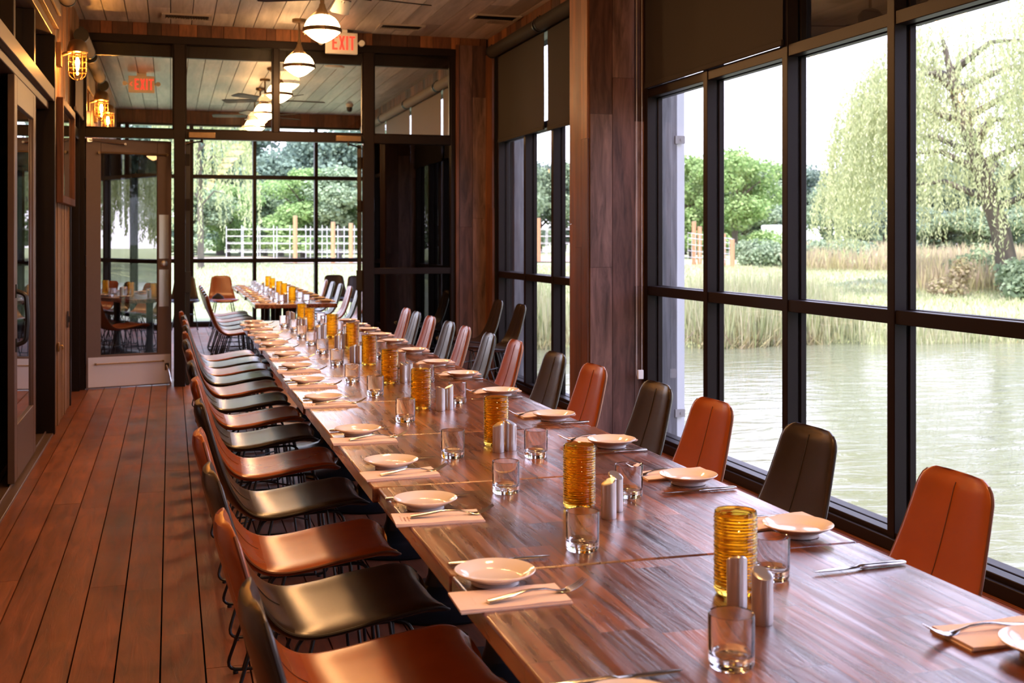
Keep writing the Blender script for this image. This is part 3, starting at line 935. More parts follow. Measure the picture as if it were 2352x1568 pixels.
# ---- exit signs
def exit_sign(loc, label, arrow=False):
    r = empty('exit_sign', label, 'exit sign', loc, 0, 'exit signs')
    q = MB(); q.box(-.162, .162, -.028, .028, -.215, 0); q.box(-.06, .06, -.025, .025, 0, .035)
    q.build('housing', M['exitface'], r, bevel=.006)
    q = MB()
    y0, y1 = -.0315, -.027
    zb, zt, t = -.178, -.036, .020
    def stroke(x0, z0, x1, z1, w):
        q.add([(x0, y0, z0), (x0 + w, y0, z0), (x1 + w, y0, z1), (x1, y0, z1), (x0, y1, z0), (x0 + w, y1, z0), (x1 + w, y1, z1), (x1, y1, z1)],
              [(0, 1, 2, 3), (7, 6, 5, 4), (0, 4, 5, 1), (1, 5, 6, 2), (2, 6, 7, 3), (3, 7, 4, 0)])
    a = -.098 + (.012 if arrow else 0)
    q.box(a, a + t, y0, y1, zb, zt); q.box(a + t, a + .056, y0, y1, zb, zb + t); q.box(a + t, a + .056, y0, y1, zt - t, zt); q.box(a + t, a + .048, y0, y1, (zb + zt) / 2 - t / 2, (zb + zt) / 2 + t / 2)
    a += .068
    stroke(a, zb, a + .040, zt, .021); stroke(a + .040, zb, a, zt, .021)
    a += .073
    q.box(a, a + t, y0, y1, zb, zt)
    a += .032
    q.box(a, a + .060, y0, y1, zt - t, zt); q.box(a + .02, a + .02 + t, y0, y1, zb, zt - t)
    q.build('lettering', M['exitred'], r)
    if arrow:
        q = MB(); q.tube([(-.115, -.03, -.08), (-.142, -.03, -.107), (-.115, -.03, -.134)], .006, 6); q.build('arrow', M['exitred'], r)
    for s in (-1, 1):
        q = MB(); q.tube([(s * .16, 0, -.10), (s * .19, 0, -.10)], .01, 8)
        q.tube([(s * .205, -.035, -.1), (s * .205, .02, -.1)], .03, 16); q.tube([(s * .205, -.036, -.1), (s * .205, -.042, -.1)], .024, 14)
        q.build('lamp_head', M['white'], r)
exit_sign((1.67, 11.98, ZC - .035), 'lit EXIT sign with two lamp heads on the frieze above the partition')
exit_sign((-.36, 15.9, ZC - .035), 'lit EXIT sign with arrow seen through the partition glass in the far room', True)

# ---- ceiling vents
def vent(loc, label):
    r = empty('ceiling_vent', label, 'vent', loc, 0, 'slatted ceiling vents')
    q = MB(); q.box(-.23, .23, -.12, -.10, -.014, 0); q.box(-.23, .23, .10, .12, -.014, 0); q.box(-.23, -.20, -.10, .10, -.014, 0); q.box(.20, .23, -.10, .10, -.014, 0)
    q.build('frame', M['vent'], r)
    q = MB()
    for i in range(17):
        x_ = -.19 + i * .38 / 16
        q.add([(x_ - .009, -.1, -.012), (x_ + .004, -.1, -.001), (x_ + .007, -.1, -.001), (x_ - .006, -.1, -.012), (x_ - .009, .1, -.012), (x_ + .004, .1, -.001), (x_ + .007, .1, -.001), (x_ - .006, .1, -.012)],
              [(0, 1, 2, 3), (4, 7, 6, 5), (0, 4, 5, 1), (1, 5, 6, 2), (2, 6, 7, 3), (3, 7, 4, 0)])
    q.build('slats', M['black'], r)  # slats coloured black to stand for the shade in the slots
    MB().box(-.2, .2, -.1, .1, -.001, 0).build('dark_throat', M['black'], r)
vent((.15, 11.68, ZC), 'slatted ceiling vent on the plank-wall side of the pendants')
vent((2.22, 11.64, ZC), 'slatted ceiling vent between the exit sign and the window shades')
vent((3.0, 10.9, ZC), 'slatted ceiling vent tight beside the far window shades')
vent((2.75, 13.6, ZC), 'slatted ceiling vent in the far room near the grey shades')

# ---- ceiling fans
def fan(loc, a0, label):
    r = empty('ceiling_fan', label, 'ceiling fan', loc, 0, 'ceiling fans')
    q = MB(); q.lathe([(0, 0), (.065, 0), (.06, -.03), (.02, -.05)], 20); q.build('canopy', M['aged'], r)
    q = MB(); q.tube([(0, 0, -.04), (0, 0, -.26)], .012); q.build('downrod', M['aged'], r)
    q = MB(); q.lathe([(.02, -.25), (.07, -.27), (.10, -.31), (.10, -.37), (.07, -.41), (.03, -.43), (0, -.432)], 24); q.build('motor', M['aged'], r)
    for k in range(5):
        a = a0 + k * 2 * PI / 5
        q = MB()
        rows = []
        for i in range(11):
            t = i / 10
            rad = .14 + .52 * t
            w = (.055 + .02 * t) * (1 if t < .92 else .75)
            pit = math.radians(11)
            ca, sa = math.cos(a), math.sin(a)
            def P(o_, dz): return (rad * ca - o_ * math.cos(pit) * sa, rad * sa + o_ * math.cos(pit) * ca, -.40 + o_ * math.sin(pit) + dz)
            rows.append([P(-w, 0), P(w, 0), P(w, .007), P(-w, .007)])
        q.loops(rows, smooth=False)
        q.tube([(.06 * ca, .06 * sa, -.395), (.2 * ca, .2 * sa, -.398)], .014, 8)
        q.build('blade', M['bronze'], r)
fan((1.2, 8.4, ZC), .25, 'dark ceiling fan above the long table with one blade tip in view')
fan((1.22, 14.95, ZC), .12, 'dark ceiling fan in the far room behind the partition glass')
fan((1.22, 17.0, ZC), .5, 'dark ceiling fan deepest in the far room behind the pendants')

# ---- round ceiling speaker and camera of the far room
q = MB(); q.lathe([(0, -.012), (.10, -.012), (.12, -.006), (.125, 0)], 28)
tag(q.build('ceiling_speaker', M['white'], loc=(1.95, 14.6, ZC)), 'round white speaker in the far room ceiling', 'speaker')
r = empty('dome_camera', 'small white dome camera by the grey shades in the far room', 'security camera', (2.72, 18.6, ZC))
q = MB(); q.lathe([(0, 0), (.06, 0), (.06, -.03), (.045, -.05)], 20); q.build('base', M['white'], r)
q = MB(); q.lathe([(.045, -.05), (.045, -.09), (.03, -.12), (0, -.13)], 20); q.build('dome', M['black'], r)

# ---- framed glazed panel and switches on the plank wall
r = empty('framed_panel', 'wood-framed glazed panel hanging on the plank wall below the cage lantern', 'picture frame', (XL, 10.33, 2.16))
q = MB(); w2, h2 = .60, .41
q.box(.0, .05, -w2, -w2 + .05, -h2, h2); q.box(.0, .05, w2 - .05, w2, -h2, h2); q.box(.0, .05, -w2 + .05, w2 - .05, h2 - .06, h2); q.box(.0, .05, -w2 + .05, w2 - .05, -h2, -h2 + .06)
q.build('frame', M['redwood'], r, bevel=.004)
MB().box(.002, .012, -w2 + .05, w2 - .05, -h2 + .06, h2 - .06).build('backing', M['shadelight'], r)
MB().box(.022, .026, -w2 + .05, w2 - .05, -h2 + .06, h2 - .06).build('pane', M['doorpane'], r)
r = empty('wall_switch', 'dark switch plate on the plank wall below the framed panel', 'switch', (XL, 10.75, .78))
MB().box(0, .008, -.045, .045, -.07, .07).build('plate', M['bronze'], r, bevel=.003)
MB().box(.008, .014, -.012, .012, -.025, .025).build('toggle', M['black'], r)
r = empty('outlet_box', 'small metal cord cleat low on the plank wall beside the sliding door', 'cord cleat', (XL, 9.85, .62))
MB().box(0, .014, -.02, .02, -.035, .035).build('plate', M['brass'], r, bevel=.003)
q = MB(); q.tube([(.012, 0, .012), (.035, 0, .012), (.04, 0, -.005), (.03, 0, -.02)], .006); q.build('hook', M['brass'], r)

# ================================================================== CHAIRS
PROFILE = [(-.315, .848), (-.302, .80), (-.284, .735), (-.262, .66), (-.238, .59), (-.21, .53), (-.175, .482), (-.13, .453), (-.075, .445),
           (0, .452), (.08, .466), (.16, .477), (.22, .481), (.262, .472), (.285, .452)]
def chair_meshes(lm, sm, tagname):
    # resample profile
    pts = [Vector((p_[0], 0, p_[1])) for p_ in PROFILE]
    dense = []
    n = len(pts)
    for i in range(n - 1):
        p0 = pts[max(i - 1, 0)]; p1 = pts[i]; p2 = pts[i + 1]; p3 = pts[min(i + 2, n - 1)]
        for k in range(4):
            t = k / 4
            dense.append(.5 * ((2 * p1) + (p2 - p0) * t + (2 * p0 - 5 * p1 + 4 * p2 - p3) * t * t + (3 * p1 - p0 - 3 * p2 + p3) * t ** 3))
    dense.append(pts[-1])
    L = [0]
    for a, b in zip(dense[:-1], dense[1:]): L.append(L[-1] + (b - a).length)
    T = L[-1]
    def halfw(u):
        K = [(0, .135), (.05, .158), (.2, .178), (.36, .204), (.5, .226), (.6, .232), (.8, .228), (.93, .222), (1, .205)]
        for (a, wa), (b, wb) in zip(K[:-1], K[1:]):
            if u <= b: return wa + (wb - wa) * (u - a) / (b - a)
        return K[-1][1]
    rows = []; edges = ([], []); mid = []
    K = 32
    for i, p in enumerate(dense):
        u = L[i] / T
        t = (dense[min(i + 1, len(dense) - 1)] - dense[max(i - 1, 0)]).normalized()
        nrm = Vector((-t.z, 0, t.x))          # towards the sitter
        if nrm.x < 0 and u < .4: nrm = -nrm
        if u >= .4 and nrm.z < 0: nrm = -nrm
        w = halfw(u); th = .019
        if u < .03: w -= .02 * (1 - u / .03) ** 2; th *= .55 + .45 * u / .03
        if u > .96: w -= .03 * ((u - .96) / .04) ** 2; th *= 1 - .5 * (u - .96) / .04
        back = max(0, min(1, (.5 - u) / .15))
        dish = .020 * back + .014 * (1 - back)
        curl = .020 * max(0, (u - .86) / .14) ** 1.5
        row = []
        for k in range(K):
            a = 2 * PI * k / K
            ca, sa = math.cos(a), math.sin(a)
            y = w * math.copysign(abs(ca) ** .5, ca)
            s_ = y / max(w, 1e-6)
            o = th * math.copysign(abs(sa) ** .8, sa) - dish * (1 - s_ * s_) + .004 * (1 - abs(s_)) ** 6 * (1 if sa > 0 else 0)
            o += curl * (abs(s_) ** 4) * .8
            row.append(p + nrm * o + Vector((0, y, 0)))
        rows.append(row)
        edges[0].append(row[0] + nrm * .001); edges[1].append(row[K // 2] + nrm * .001)
        mid.append(p + nrm * (th - dish + .0045))
    # close ends roundly
    def capped(rs, first, last):
        out = list(rs)
        if first:
            c = sum(rs[0], Vector()) / len(rs[0]); d = (rs[0][0] + rs[0][K // 2]) / 2 - (rs[1][0] + rs[1][K // 2]) / 2
            d.normalize()
            out.insert(0, [q_ * .86 + c * .14 + d * .006 for q_ in rs[0]]); out.insert(0, [c + (q_ - c) * .5 + d * .008 for q_ in rs[0]])
        if last:
            c = sum(rs[-1], Vector()) / len(rs[-1]); d = (rs[-1][0] - rs[-2][0]).normalized()
            out.append([q_ * .88 + c * .12 + d * .006 for q_ in rs[-1]]); out.append([c + (q_ - c) * .5 + d * .008 for q_ in rs[-1]])
        return out
    cut = next(i for i in range(len(dense)) if L[i] / T > .50)
    d = {}
    q = MB(); q.loops(capped(rows[:cut + 1], True, False), cap1=False); d['backrest'] = q.mesh('backrest', lm)
    q = MB(); q.loops(capped(rows[cut:], False, True), cap0=False); d['seat'] = q.mesh('seat', lm)
    q = MB(); q.tube(mid[2:cut], .0016, 6); d['seam'] = q.mesh('seam', sm)
    q = MB()
    q.tube(edges[0][1:-1] , .0042, 6); q.tube(edges[1][1:-1], .0042, 6)
    d['piping'] = q.mesh('piping', sm)
    return d
def chair_frame_meshes():
    d = []
    for s in (-1, 1):
        pts = [(.20, s * .13, .435), (.245, s * .20, .011), (-.235, s * .205, .011), (-.10, s * .13, .425)]
        q = MB(); pp = fillet(pts, .05, 5, True); q.tube(pp, .0058, 8, closed=True)
        pts = [(.165, s * .135, .435), (.13, s * .175, .22), (.20, s * .195, .011)]
        q.tube([(.14, s * .13, .437), (.185, s * .202, .011)], .0055, 8)
        q.tube([(-.06, s * .13, .43), (-.175, s * .205, .011)], .0055, 8)
        for x_ in (-.2, .2): q.lathe([(0, 0), (.009, 0), (.009, .008), (0, .008)], 8, (x_, s * .203, 0))
        d.append(q.mesh('sled_leg', M['wire']))
    for x_, z_ in ((.18, .432), (-.08, .424)):
        q = MB(); q.tube([(x_, -.13, z_), (x_, .13, z_)], .0055, 8); d.append(q.mesh('seat_bar', M['wire']))
    q = MB()
    q.tube([(.165, -.165, .24), (-.13, .165, .24)], .0042, 8); q.tube([(.165, .165, .24), (-.13, -.165, .24)], .0042, 8)
    d.append(q.mesh('cross_brace', M['wire']))
    return d
CF = chair_frame_meshes()
CHM = {'tan': chair_meshes(M['tan'], M['tanseam'], 'tan'), 'dark': chair_meshes(M['dark'], M['darkseam'], 'dark')}
CPROTO = {}
def chair(kind, x, y, rz, label, group, z=0.0):
    if kind not in CPROTO:
        r = empty('dining_chair', label, 'chair', (x, y, z), rz, group)
        parts = {k: linked(k, me, r) for k, me in CHM[kind].items()}
        parts['seam'].parent = parts['backrest']
        for k, me in zip(('sled_leg', 'sled_leg', 'seat_bar', 'seat_bar', 'cross_brace'), CF): linked(k, me, r)
        CPROTO[kind] = r
        return r
    r = copy_tree(CPROTO[kind])
    r.location = (x, y, z); r.rotation_euler = (0, 0, rz)
    return tag(r, label, 'chair', group)
KW = {'tan': 'tan leather', 'dark': 'dark brown leather'}
rc = random.Random(5)
AISLE = [2.10, 2.69, 3.28, 3.88, 4.62, 5.36, 6.10, 6.76, 7.42, 8.08, 8.70, 9.25, 9.80, 10.36]
cnt = {'tan': 0, 'dark': 0}
for i, y in enumerate(AISLE):
    k = 'dark' if i % 2 == 0 else 'tan'
    chair(k, (.455 if i == 0 else .43 if i == 1 else .42) + rc.uniform(-.01, .01), y, rc.uniform(-.05, .05), '%s chair, %s %s one from the near end, aisle side of long table' % (KW[k], ORD[cnt[k]], k), 'aisle-side chairs at the long table')
    cnt[k] += 1
WIN = [2.66, 3.42, 4.09, 4.66, 5.40, 6.05, 6.86, 7.42, 8.05, 8.55, 9.17, 9.78, 10.30]
cnt = {'tan': 0, 'dark': 0}
for i, y in enumerate(WIN):
    k = 'tan' if i % 2 == 0 else 'dark'
    chair(k, 1.69 + rc.uniform(-.015, .015), y, PI + rc.uniform(-.05, .05), '%s chair, %s %s one from the near end, window side of long table' % (KW[k], ORD[cnt[k]], k), 'window-side chairs at the long table')
    cnt[k] += 1
chair('dark', 2.86, 10.62, PI, 'dark leather chair standing alone by the far window, the one nearer the timber pillar', 'spare chairs by the far window')
chair('dark', 2.86, 11.42, PI, 'dark leather chair standing alone by the far window, the one nearer the partition', 'spare chairs by the far window')
fk = ['tan', 'dark', 'dark', 'tan', 'dark', 'tan']
cnt = {'tan': 0, 'dark': 0}
for i, y in enumerate([13.15, 13.75, 14.4, 15.0, 15.6, 16.2]):
    k = fk[i]
    chair(k, .70, y, rc.uniform(-.05, .05), '%s chair, %s %s one beyond the doorway, plank-wall side of far table' % (KW[k], ORD[cnt[k]], k), 'far table chairs, plank-wall side'); cnt[k] += 1
fk = ['dark', 'tan', 'dark', 'tan', 'dark', 'dark', 'tan']
cnt = {'tan': 0, 'dark': 0}
for i, y in enumerate([13.55, 14.05, 14.6, 15.3, 16.2, 17.0, 17.8]):
    k = fk[i]
    chair(k, 1.93, y, PI + rc.uniform(-.05, .05), '%s chair, %s %s one beyond the doorway, window side of far table' % (KW[k], ORD[cnt[k]], k), 'far table chairs, window side'); cnt[k] += 1
chair('tan', .83, 19.85, -PI / 2 + .08, 'tan leather chair facing the room against the end window, black pouch on its seat', 'chairs against the end window')
chair('dark', .22, 19.8, -PI / 2, 'dark leather chair against the end window next to the opened door edge', 'chairs against the end window')
chair('dark', 2.66, 19.8, -PI / 2 - .05, 'dark leather chair against the end window behind the window-side chairs', 'chairs against the end window')
chair('dark', 3.0, 19.3, -PI / 2, 'dark leather chair in the corner of the end window, half hidden by the door lock', 'chairs against the end window')
q = MB()
q.loops([superloop(Vector((0, 0, z)), Vector((1, 0, 0)), Vector((0, 1, 0)), a, b, 18, .6) for z, a, b in ((0, .085, .05), (.03, .10, .06), (.07, .085, .045), (.10, .04, .025), (.12, .02, .012))])
tag(q.build('black_pouch', M['rubber'], loc=(.74, 19.72, .462)), 'small black pouch lying on the tan chair by the end window', 'bag')

# ================================================================== TABLES
TZ = .76
def make_table(x0, x1, y0, y1, label, group, proto={}):
    r = empty('dining_table', label, 'table', ((x0 + x1) / 2, (y0 + y1) / 2, 0), 0, group)
    w, d = (x1 - x0) / 2, (y1 - y0) / 2
    q = MB(); q.box(-w, w, -d, d, TZ - .045, TZ)
    q.build('tabletop', M['table'], r, bevel=.006, seg=3)
    if not proto:
        q = MB(); q.lathe([(.12, .70), (.12, .714), (.05, .69), (.042, .66), (.04, .2), (.046, .12), (.06, .08), (.06, .05)], 28); proto['c'] = q.mesh('pedestal_column', M['iron'])
        q = MB(); q.lathe([(0, 0), (.29, 0), (.295, .01), (.28, .022), (.15, .04), (.075, .06), (.06, .08), (0, .08)], 40); proto['b'] = q.mesh('pedestal_base', M['iron'])
    linked('pedestal_column', proto['c'], r); linked('pedestal_base', proto['b'], r)
    return r
TY = [1.50, 2.418, 3.33, 4.195, 5.09, 6.08, 6.97, 7.83, 8.58, 9.28, 10.38]
TXL = [.568, .566, .553, .552, .545, .556, .572, .566, .580, .57]
make_table(.572, 1.566, .5, TY[0] - .004, 'wooden table section right under the camera, closest end of the long table', 'table sections of the long table')
for i in range(10):
    make_table(TXL[i], TXL[i] + .985 + rc.uniform(-.006, .006), TY[i] + .003, TY[i + 1] - .003,
               'reclaimed wood table section, %s from the near end of the long table' % ORD[i + 1], 'table sections of the long table')
for i in range(6):
    make_table(.87 + .015 * (i % 2), 1.76 + .015 * (i % 2), 12.92 + i * .90 + .003, 12.92 + (i + 1) * .90 - .003, 'reclaimed wood table section, %s beyond the open doorway in the far room' % ORD[i], 'table sections of the far table')

# ================================================================== TABLEWARE
PT = {}
q = MB(); q.lathe([(0, .004), (.042, .003), (.046, 0), (.050, .001), (.050, .008), (.060, .013), (.078, .0225), (.0835, .0258), (.0845, .0278), (.083, .0291), (.076, .0266), (.062, .0205), (.056, .0155), (.050, .0135), (0, .013)], 56)
PT['plate'] = q.mesh('side_plate', M['china'])
def napkin_mesh(seed):
    g = random.Random(seed)
    q = MB()
    L, W, n = .112, .058, 10
    for lay, (z0, dx, dy) in enumerate(((0.0, 0, 0), (.0032, -.002, .003))):
        top = []; bot = []
        for i in range(n + 1):
            x_ = -L + 2 * L * i / n
            sag = .0025 * math.sin(i * .9 + seed) * (lay > 0) + .006 * max(0, (i - n + 2) / 2) * (lay == 1) * g.random()
            for j in range(3):
                y_ = -W + W * j + .006 * (x_ / L)
                top.append((x_ + dx, y_ + dy, z0 + .0030 + max(0, sag) * .6)); bot.append((x_ + dx, y_ + dy, z0))
        o = len(top); fs = []
        for i in range(n):
            for j in range(2):
                a = i * 3 + j
                fs.append((a, a + 3, a + 4, a + 1)); fs.append((o + a, o + a + 1, o + a + 4, o + a + 3))
        for i in range(n):
            a = i * 3; fs.append((a, o + a, o + a + 3, a + 3)); a = i * 3 + 2; fs.append((a, a + 3, o + a + 3, o + a))
        for j in range(2):
            a = j; fs.append((a, a + 1, o + a + 1, o + a)); a = n * 3 + j; fs.append((a, o + a, o + a + 1, a + 1))
        q.add(top + bot, fs, smooth=False)
    # small brown script print near the diner's edge
    for r_, ln in ((0, .040), (1, .030), (2, .036)):
        pts = [(-.095 + .009 * r_ + .0025 * math.sin(i * 2.1 + r_), -.032 + ln * i / 12 * 1.4, .0064 + .0002 * (i % 2)) for i in range(13)]
        q.tube(pts, .0006, 4, mat=1)
    return q.mesh('napkin', [M['napkin'], M['print']])
PT['napkin'] = [napkin_mesh(s) for s in range(3)]
def fork_mesh():
    q = MB()
    prof = [(-.105, .0045, .0085, .003), (-.098, .0055, .0095, .0034), (-.06, .010, .0085, .0032), (-.03, .0145, .006, .003), (-.01, .0155, .0042, .0028), (.02, .0135, .0032, .0026), (.04, .0085, .0034, .0024), (.052, .0055, .009, .0018), (.062, .0045, .0125, .0014), (.072, .0055, .0125, .0013)]
    rows = [superloop(Vector((x_, 0, z)), Vector((0, 1, 0)), Vector((0, 0, 1)), w, t, 12, .8) for x_, z, w, t in prof]
    q.loops(rows)
    for k in range(4):
        y_ = -.0102 + k * .0068
        q.tube([(.070, y_, .0052), (.082, y_, .0085), (.096, y_ * .97, .0145), (.110, y_ * .94, .0235)], [.0019, .0019, .0017, .0009], 8)
    return q.mesh('fork', M['cutlery'])
PT['fork'] = fork_mesh()
def knife_mesh():
    q = MB()
    prof = [(-.115, .0072, .0030), (-.108, .0085, .0045), (-.06, .0075, .005), (-.02, .0062, .005), (-.008, .0070, .0055), (.0, .0062, .0042), (.006, .008, .0014), (.04, .0095, .0011), (.08, .0098, .0010), (.105, .007, .0008), (.118, .002, .0006)]
    rows = [superloop(Vector((x_, 0.002 if x_ > .03 else 0, .0058)), Vector((0, 1, 0)), Vector((0, 0, 1)), w, t, 12, .8) for x_, w, t in prof]
    q.loops(rows)
    return q.mesh('knife', M['cutlery'])
PT['knife'] = knife_mesh()
q = MB(); q.lathe([(0, 0), (.034, 0), (.0365, .003), (.038, .008), (.0385, .086), (.0378, .0885), (.0362, .0875), (.0355, .028), (.033, .0215), (.025, .018), (0, .0165)], 40)
PT['glass'] = q.mesh('water_glass', M['glass'])
def candle_mesh():
    q = MB(); pr = [(0, .0), (.036, 0), (.0405, .004)]
    n = 25
    for i in range(n):
        z0 = .008 + .152 * i / n
        pr += [(.0418, z0), (.0436 + .0006 * math.sin(i * 2.3), z0 + .152 / n * (.45 + .12 * math.sin(i * 1.7))), (.0418, z0 + .152 / n * .92)]
    pr += [(.0420, .163), (.0412, .166), (.0398, .165), (.0396, .155), (.0394, .02), (.036, .012), (0, .010)]
    q.lathe(pr, 44)
    return q.mesh('candle_holder', M['amber'])
PT['candle'] = candle_mesh()
def shaker_meshes():
    q = MB()
    R, n = .0195, 28
    rows = []
    for z in (0, .003, .02, .05, .08):
        s_ = .96 if z == 0 else 1
        rows.append([(R * s_ * math.cos(2 * PI * k / n), R * s_ * math.sin(2 * PI * k / n), z) for k in range(n)])
    rows.append([(R * math.cos(2 * PI * k / n), R * math.sin(2 * PI * k / n), .092 + .008 * math.sin(2 * PI * k / n)) for k in range(n)])
    q.loops(rows, cap1=False)
    body = q.mesh('body', M['brushed'])
    q = MB()
    a = [(R * math.cos(2 * PI * k / n), R * math.sin(2 * PI * k / n), .092 + .008 * math.sin(2 * PI * k / n)) for k in range(n)]
    b = [(p_[0] * .85, p_[1] * .85, p_[2] + .0025) for p_ in a]
    c = [(p_[0] * .4, p_[1] * .4, .094 + .004 * p_[1] / R) for p_ in a]
    q.loops([a, b, c], cap0=False)
    top = q.mesh('pour_top', M['brushed'])
    return body, top
PT['shaker'] = shaker_meshes()

rt = random.Random(11)
def place(mesh, name, label, cat, x, y, z, rz, group):
    o = linked(name, mesh, None, (x, y, z), (0, 0, rz))
    return tag(o, label, cat, group)

SIDES = {'aisle': 'aisle side', 'window': 'window side'}
def setting(i, x, y, side, plate=True, napkin=True, fork=True, knife=True, knife_dy=.11, which='long table', nap_dy=None, word=None, small=False):
    wd = word or (ORD[i] + ' place from the near end')
    at_ = 'at %s, %s, %s' % (wd, SIDES[side], which)
    s = 1 if side == 'aisle' else -1
    tj = lambda a: rt.uniform(-a, a)
    nd = (-.125 if side == 'aisle' else .125) if nap_dy is None else nap_dy
    if napkin:
        rz = (0 if s > 0 else PI) + tj(.08)
        place(PT['napkin'][i % 3], 'napkin', 'folded blush napkin ' + at_, 'napkin', x + .005 + tj(.008), y + nd + tj(.006), TZ, rz, 'folded napkins on the ' + which)
    if fork:
        place(PT['fork'], 'fork', 'steel fork on napkin ' + at_, 'fork', x + s * .045 + tj(.008), y + nd + tj(.008), TZ + (.0052 if napkin else -.001), (0 if s > 0 else PI) + .07 + tj(.1), 'forks on the ' + which)
    if knife:
        kz = TZ + .0002
        place(PT['knife'], 'knife', 'steel table knife ' + at_, 'knife', x + s * .03 + tj(.02), y + (knife_dy if side == 'aisle' else -knife_dy), kz, (0 if s > 0 else PI) + tj(.06), 'knives on the ' + which)
    if plate:
        place(PT['plate'], 'side_plate', 'white side plate ' + at_, 'plate', x, y, TZ + .0003, rt.uniform(0, 6), 'white side plates on the ' + which)
AP = [1.62, 2.34, 3.04, 3.60, 4.23, 5.14, 5.79, 6.455, 7.125, 7.80, 8.33, 8.93, 9.47, 9.99]
for i, y in enumerate(AP):
    setting(i, .655 + rt.uniform(-.015, .015), y, 'aisle', plate=(i != 11), knife_dy=.142 if i < 2 else .108)
WP = [1.66, 2.515, 3.134, 3.76, 4.38, 5.135, 5.845, 6.44, 7.18, 7.86, 8.40, 8.93, 9.42, 9.95]
for i, y in enumerate(WP):
    setting(i, 1.44 + rt.uniform(-.012, .012), y, 'window', knife_dy=.298 if i == 1 else .118)
def glass(x, y, label, group):
    return place(PT['glass'], 'water_glass', label, 'glass', x, y, TZ + .0006, rt.uniform(0, 6), group)
for i, (x, y) in enumerate([(.894, 1.773), (.903, 2.533), (.90, 3.162), (.88, 3.721), (.875, 4.499), (.89, 5.286), (.864, 5.816), (.898, 6.623), (.899, 7.3), (.903, 7.919), (.907, 8.53), (.915, 9.16), (.88, 9.62)]):
    glass(x, y, 'clear tumbler, %s from the near end of the aisle-side row on the long table' % ORD[i], 'aisle-side tumblers on the long table')
for i, (x, y) in enumerate([(1.206, 2.209), (1.212, 3.02), (1.14, 3.648), (1.192, 4.949), (1.215, 5.70), (1.20, 6.35), (1.21, 7.0), (1.22, 7.75), (1.215, 8.3), (1.21, 8.85), (1.2, 9.55), (1.21, 9.9)]):
    glass(x, y, 'clear tumbler, %s from the near end of the window-side row on the long table' % ORD[i], 'window-side tumblers on the long table')
for i, (x, y) in enumerate([(1.087, 2.137), (1.037, 2.934), (1.075, 3.898), (1.005, 4.827), (1.033, 5.713), (1.072, 6.572), (1.125, 7.561), (1.12, 8.503), (1.052, 9.35), (1.058, 9.95)]):
    place(PT['candle'], 'candle_holder', 'ribbed amber glass candle holder, %s from the near end of the long table' % ORD[i], 'candle holder', x, y, TZ + .0006, rt.uniform(0, 6), 'amber candle holders on the long table')
def shaker(x, y, rz, label, group):
    r = empty('shaker', label, 'shaker', (x, y, TZ + .0003), rz, group)
    linked('body', PT['shaker'][0], r); linked('pour_top', PT['shaker'][1], r)
SP = [((1.048, 2.055), (1.049, 1.955)), ((1.069, 2.80), (1.115, 2.87)), ((1.048, 3.77), (1.096, 3.79)), ((1.07, 4.743), (1.112, 4.775)), ((1.105, 5.728), (1.142, 5.776)),
      ((1.032, 6.70), (1.008, 6.76)), ((1.028, 7.56), (1.084, 7.62)), ((.995, 8.34), (1.04, 8.37)), ((1.0, 9.22), (.965, 9.27)), ((.985, 9.98), (.95, 10.03))]
for i, (a, b) in enumerate(SP):
    shaker(a[0], a[1], rt.uniform(0, 6), 'brushed steel shaker of the %s pair from the near end, nearer the aisle' % ORD[i], 'shaker pairs on the long table')
    shaker(b[0], b[1], rt.uniform(0, 6), 'brushed steel shaker of the %s pair from the near end, nearer the windows' % ORD[i], 'shaker pairs on the long table')
# far table
for i in range(9):
    y = 13.12 + i * .58
    wd = ORD[i] + ' place beyond the doorway'
    setting(i, .985, y, 'aisle', knife=False, which='far table', word=wd)
    setting(i, 1.66, y + .05, 'window', knife=False, which='far table', word=wd)
    glass(1.17 + rt.uniform(-.02, .02), y + .06, 'clear tumbler, %s beyond the doorway in the plank-wall row of the far table' % ORD[i], 'tumblers on the far table')
    glass(1.45 + rt.uniform(-.02, .02), y + .1, 'clear tumbler, %s beyond the doorway in the window row of the far table' % ORD[i], 'tumblers on the far table')
for i, (x, y) in enumerate([(1.321, 13.479), (1.33, 14.6), (1.335, 15.3), (1.345, 16.5), (1.36, 17.4)]):
    place(PT['candle'], 'candle_holder', 'ribbed amber glass candle holder, %s beyond the doorway on the far table' % ORD[i], 'candle holder', x, y, TZ + .0006, rt.uniform(0, 6), 'amber candle holders on the far table')
for i, (x, y) in enumerate([(1.25, 13.5), (1.27, 15.35), (1.26, 17.0)]):
    shaker(x, y, 0, 'brushed steel shaker, %s beyond the doorway on the far table' % ORD[i], 'shakers on the far table')

# ================================================================== OUTDOORS
def shore_y(x):  # far bank of the pond
    return 22.2 - .22 * (x - 4) + .35 * math.sin(x * .55) + .2 * math.sin(x * 1.7)
WATER = -.62
def ground_z(x, y):
    # lawn beyond the end wall and the far bank; pond beside the building
    s = y - shore_y(x)
    east = 34 - (x - 0)            # right-hand bank of the pond
    s2 = -(east) + .4 * math.sin(y * .4)
    d = max(s, s2, -(y + 30) + .4 * math.sin(x * .4))
    if x < 3.9: d = max(d, min((y - 19.6), 3.9 - x + (y - 15)))
    if x < 1: d = max(d, 1.5)
    if d < -1.0: return -1.5
    if d < 0: return -1.5 + (d + 1.0) * .88
    if d < 2.2: return WATER + .60 * (1 - math.cos(PI * d / 2.2)) / 2
    far = max(0, d - 2.2)
    return WATER + .60 + .50 * min(1, far / 22) + .03 * math.sin(x * .5 + y * .3) * min(1, far / 5)
xs = np.concatenate([np.arange(-60, -8, 4.0), np.arange(-8, 44, .6), np.arange(44, 140, 6)])
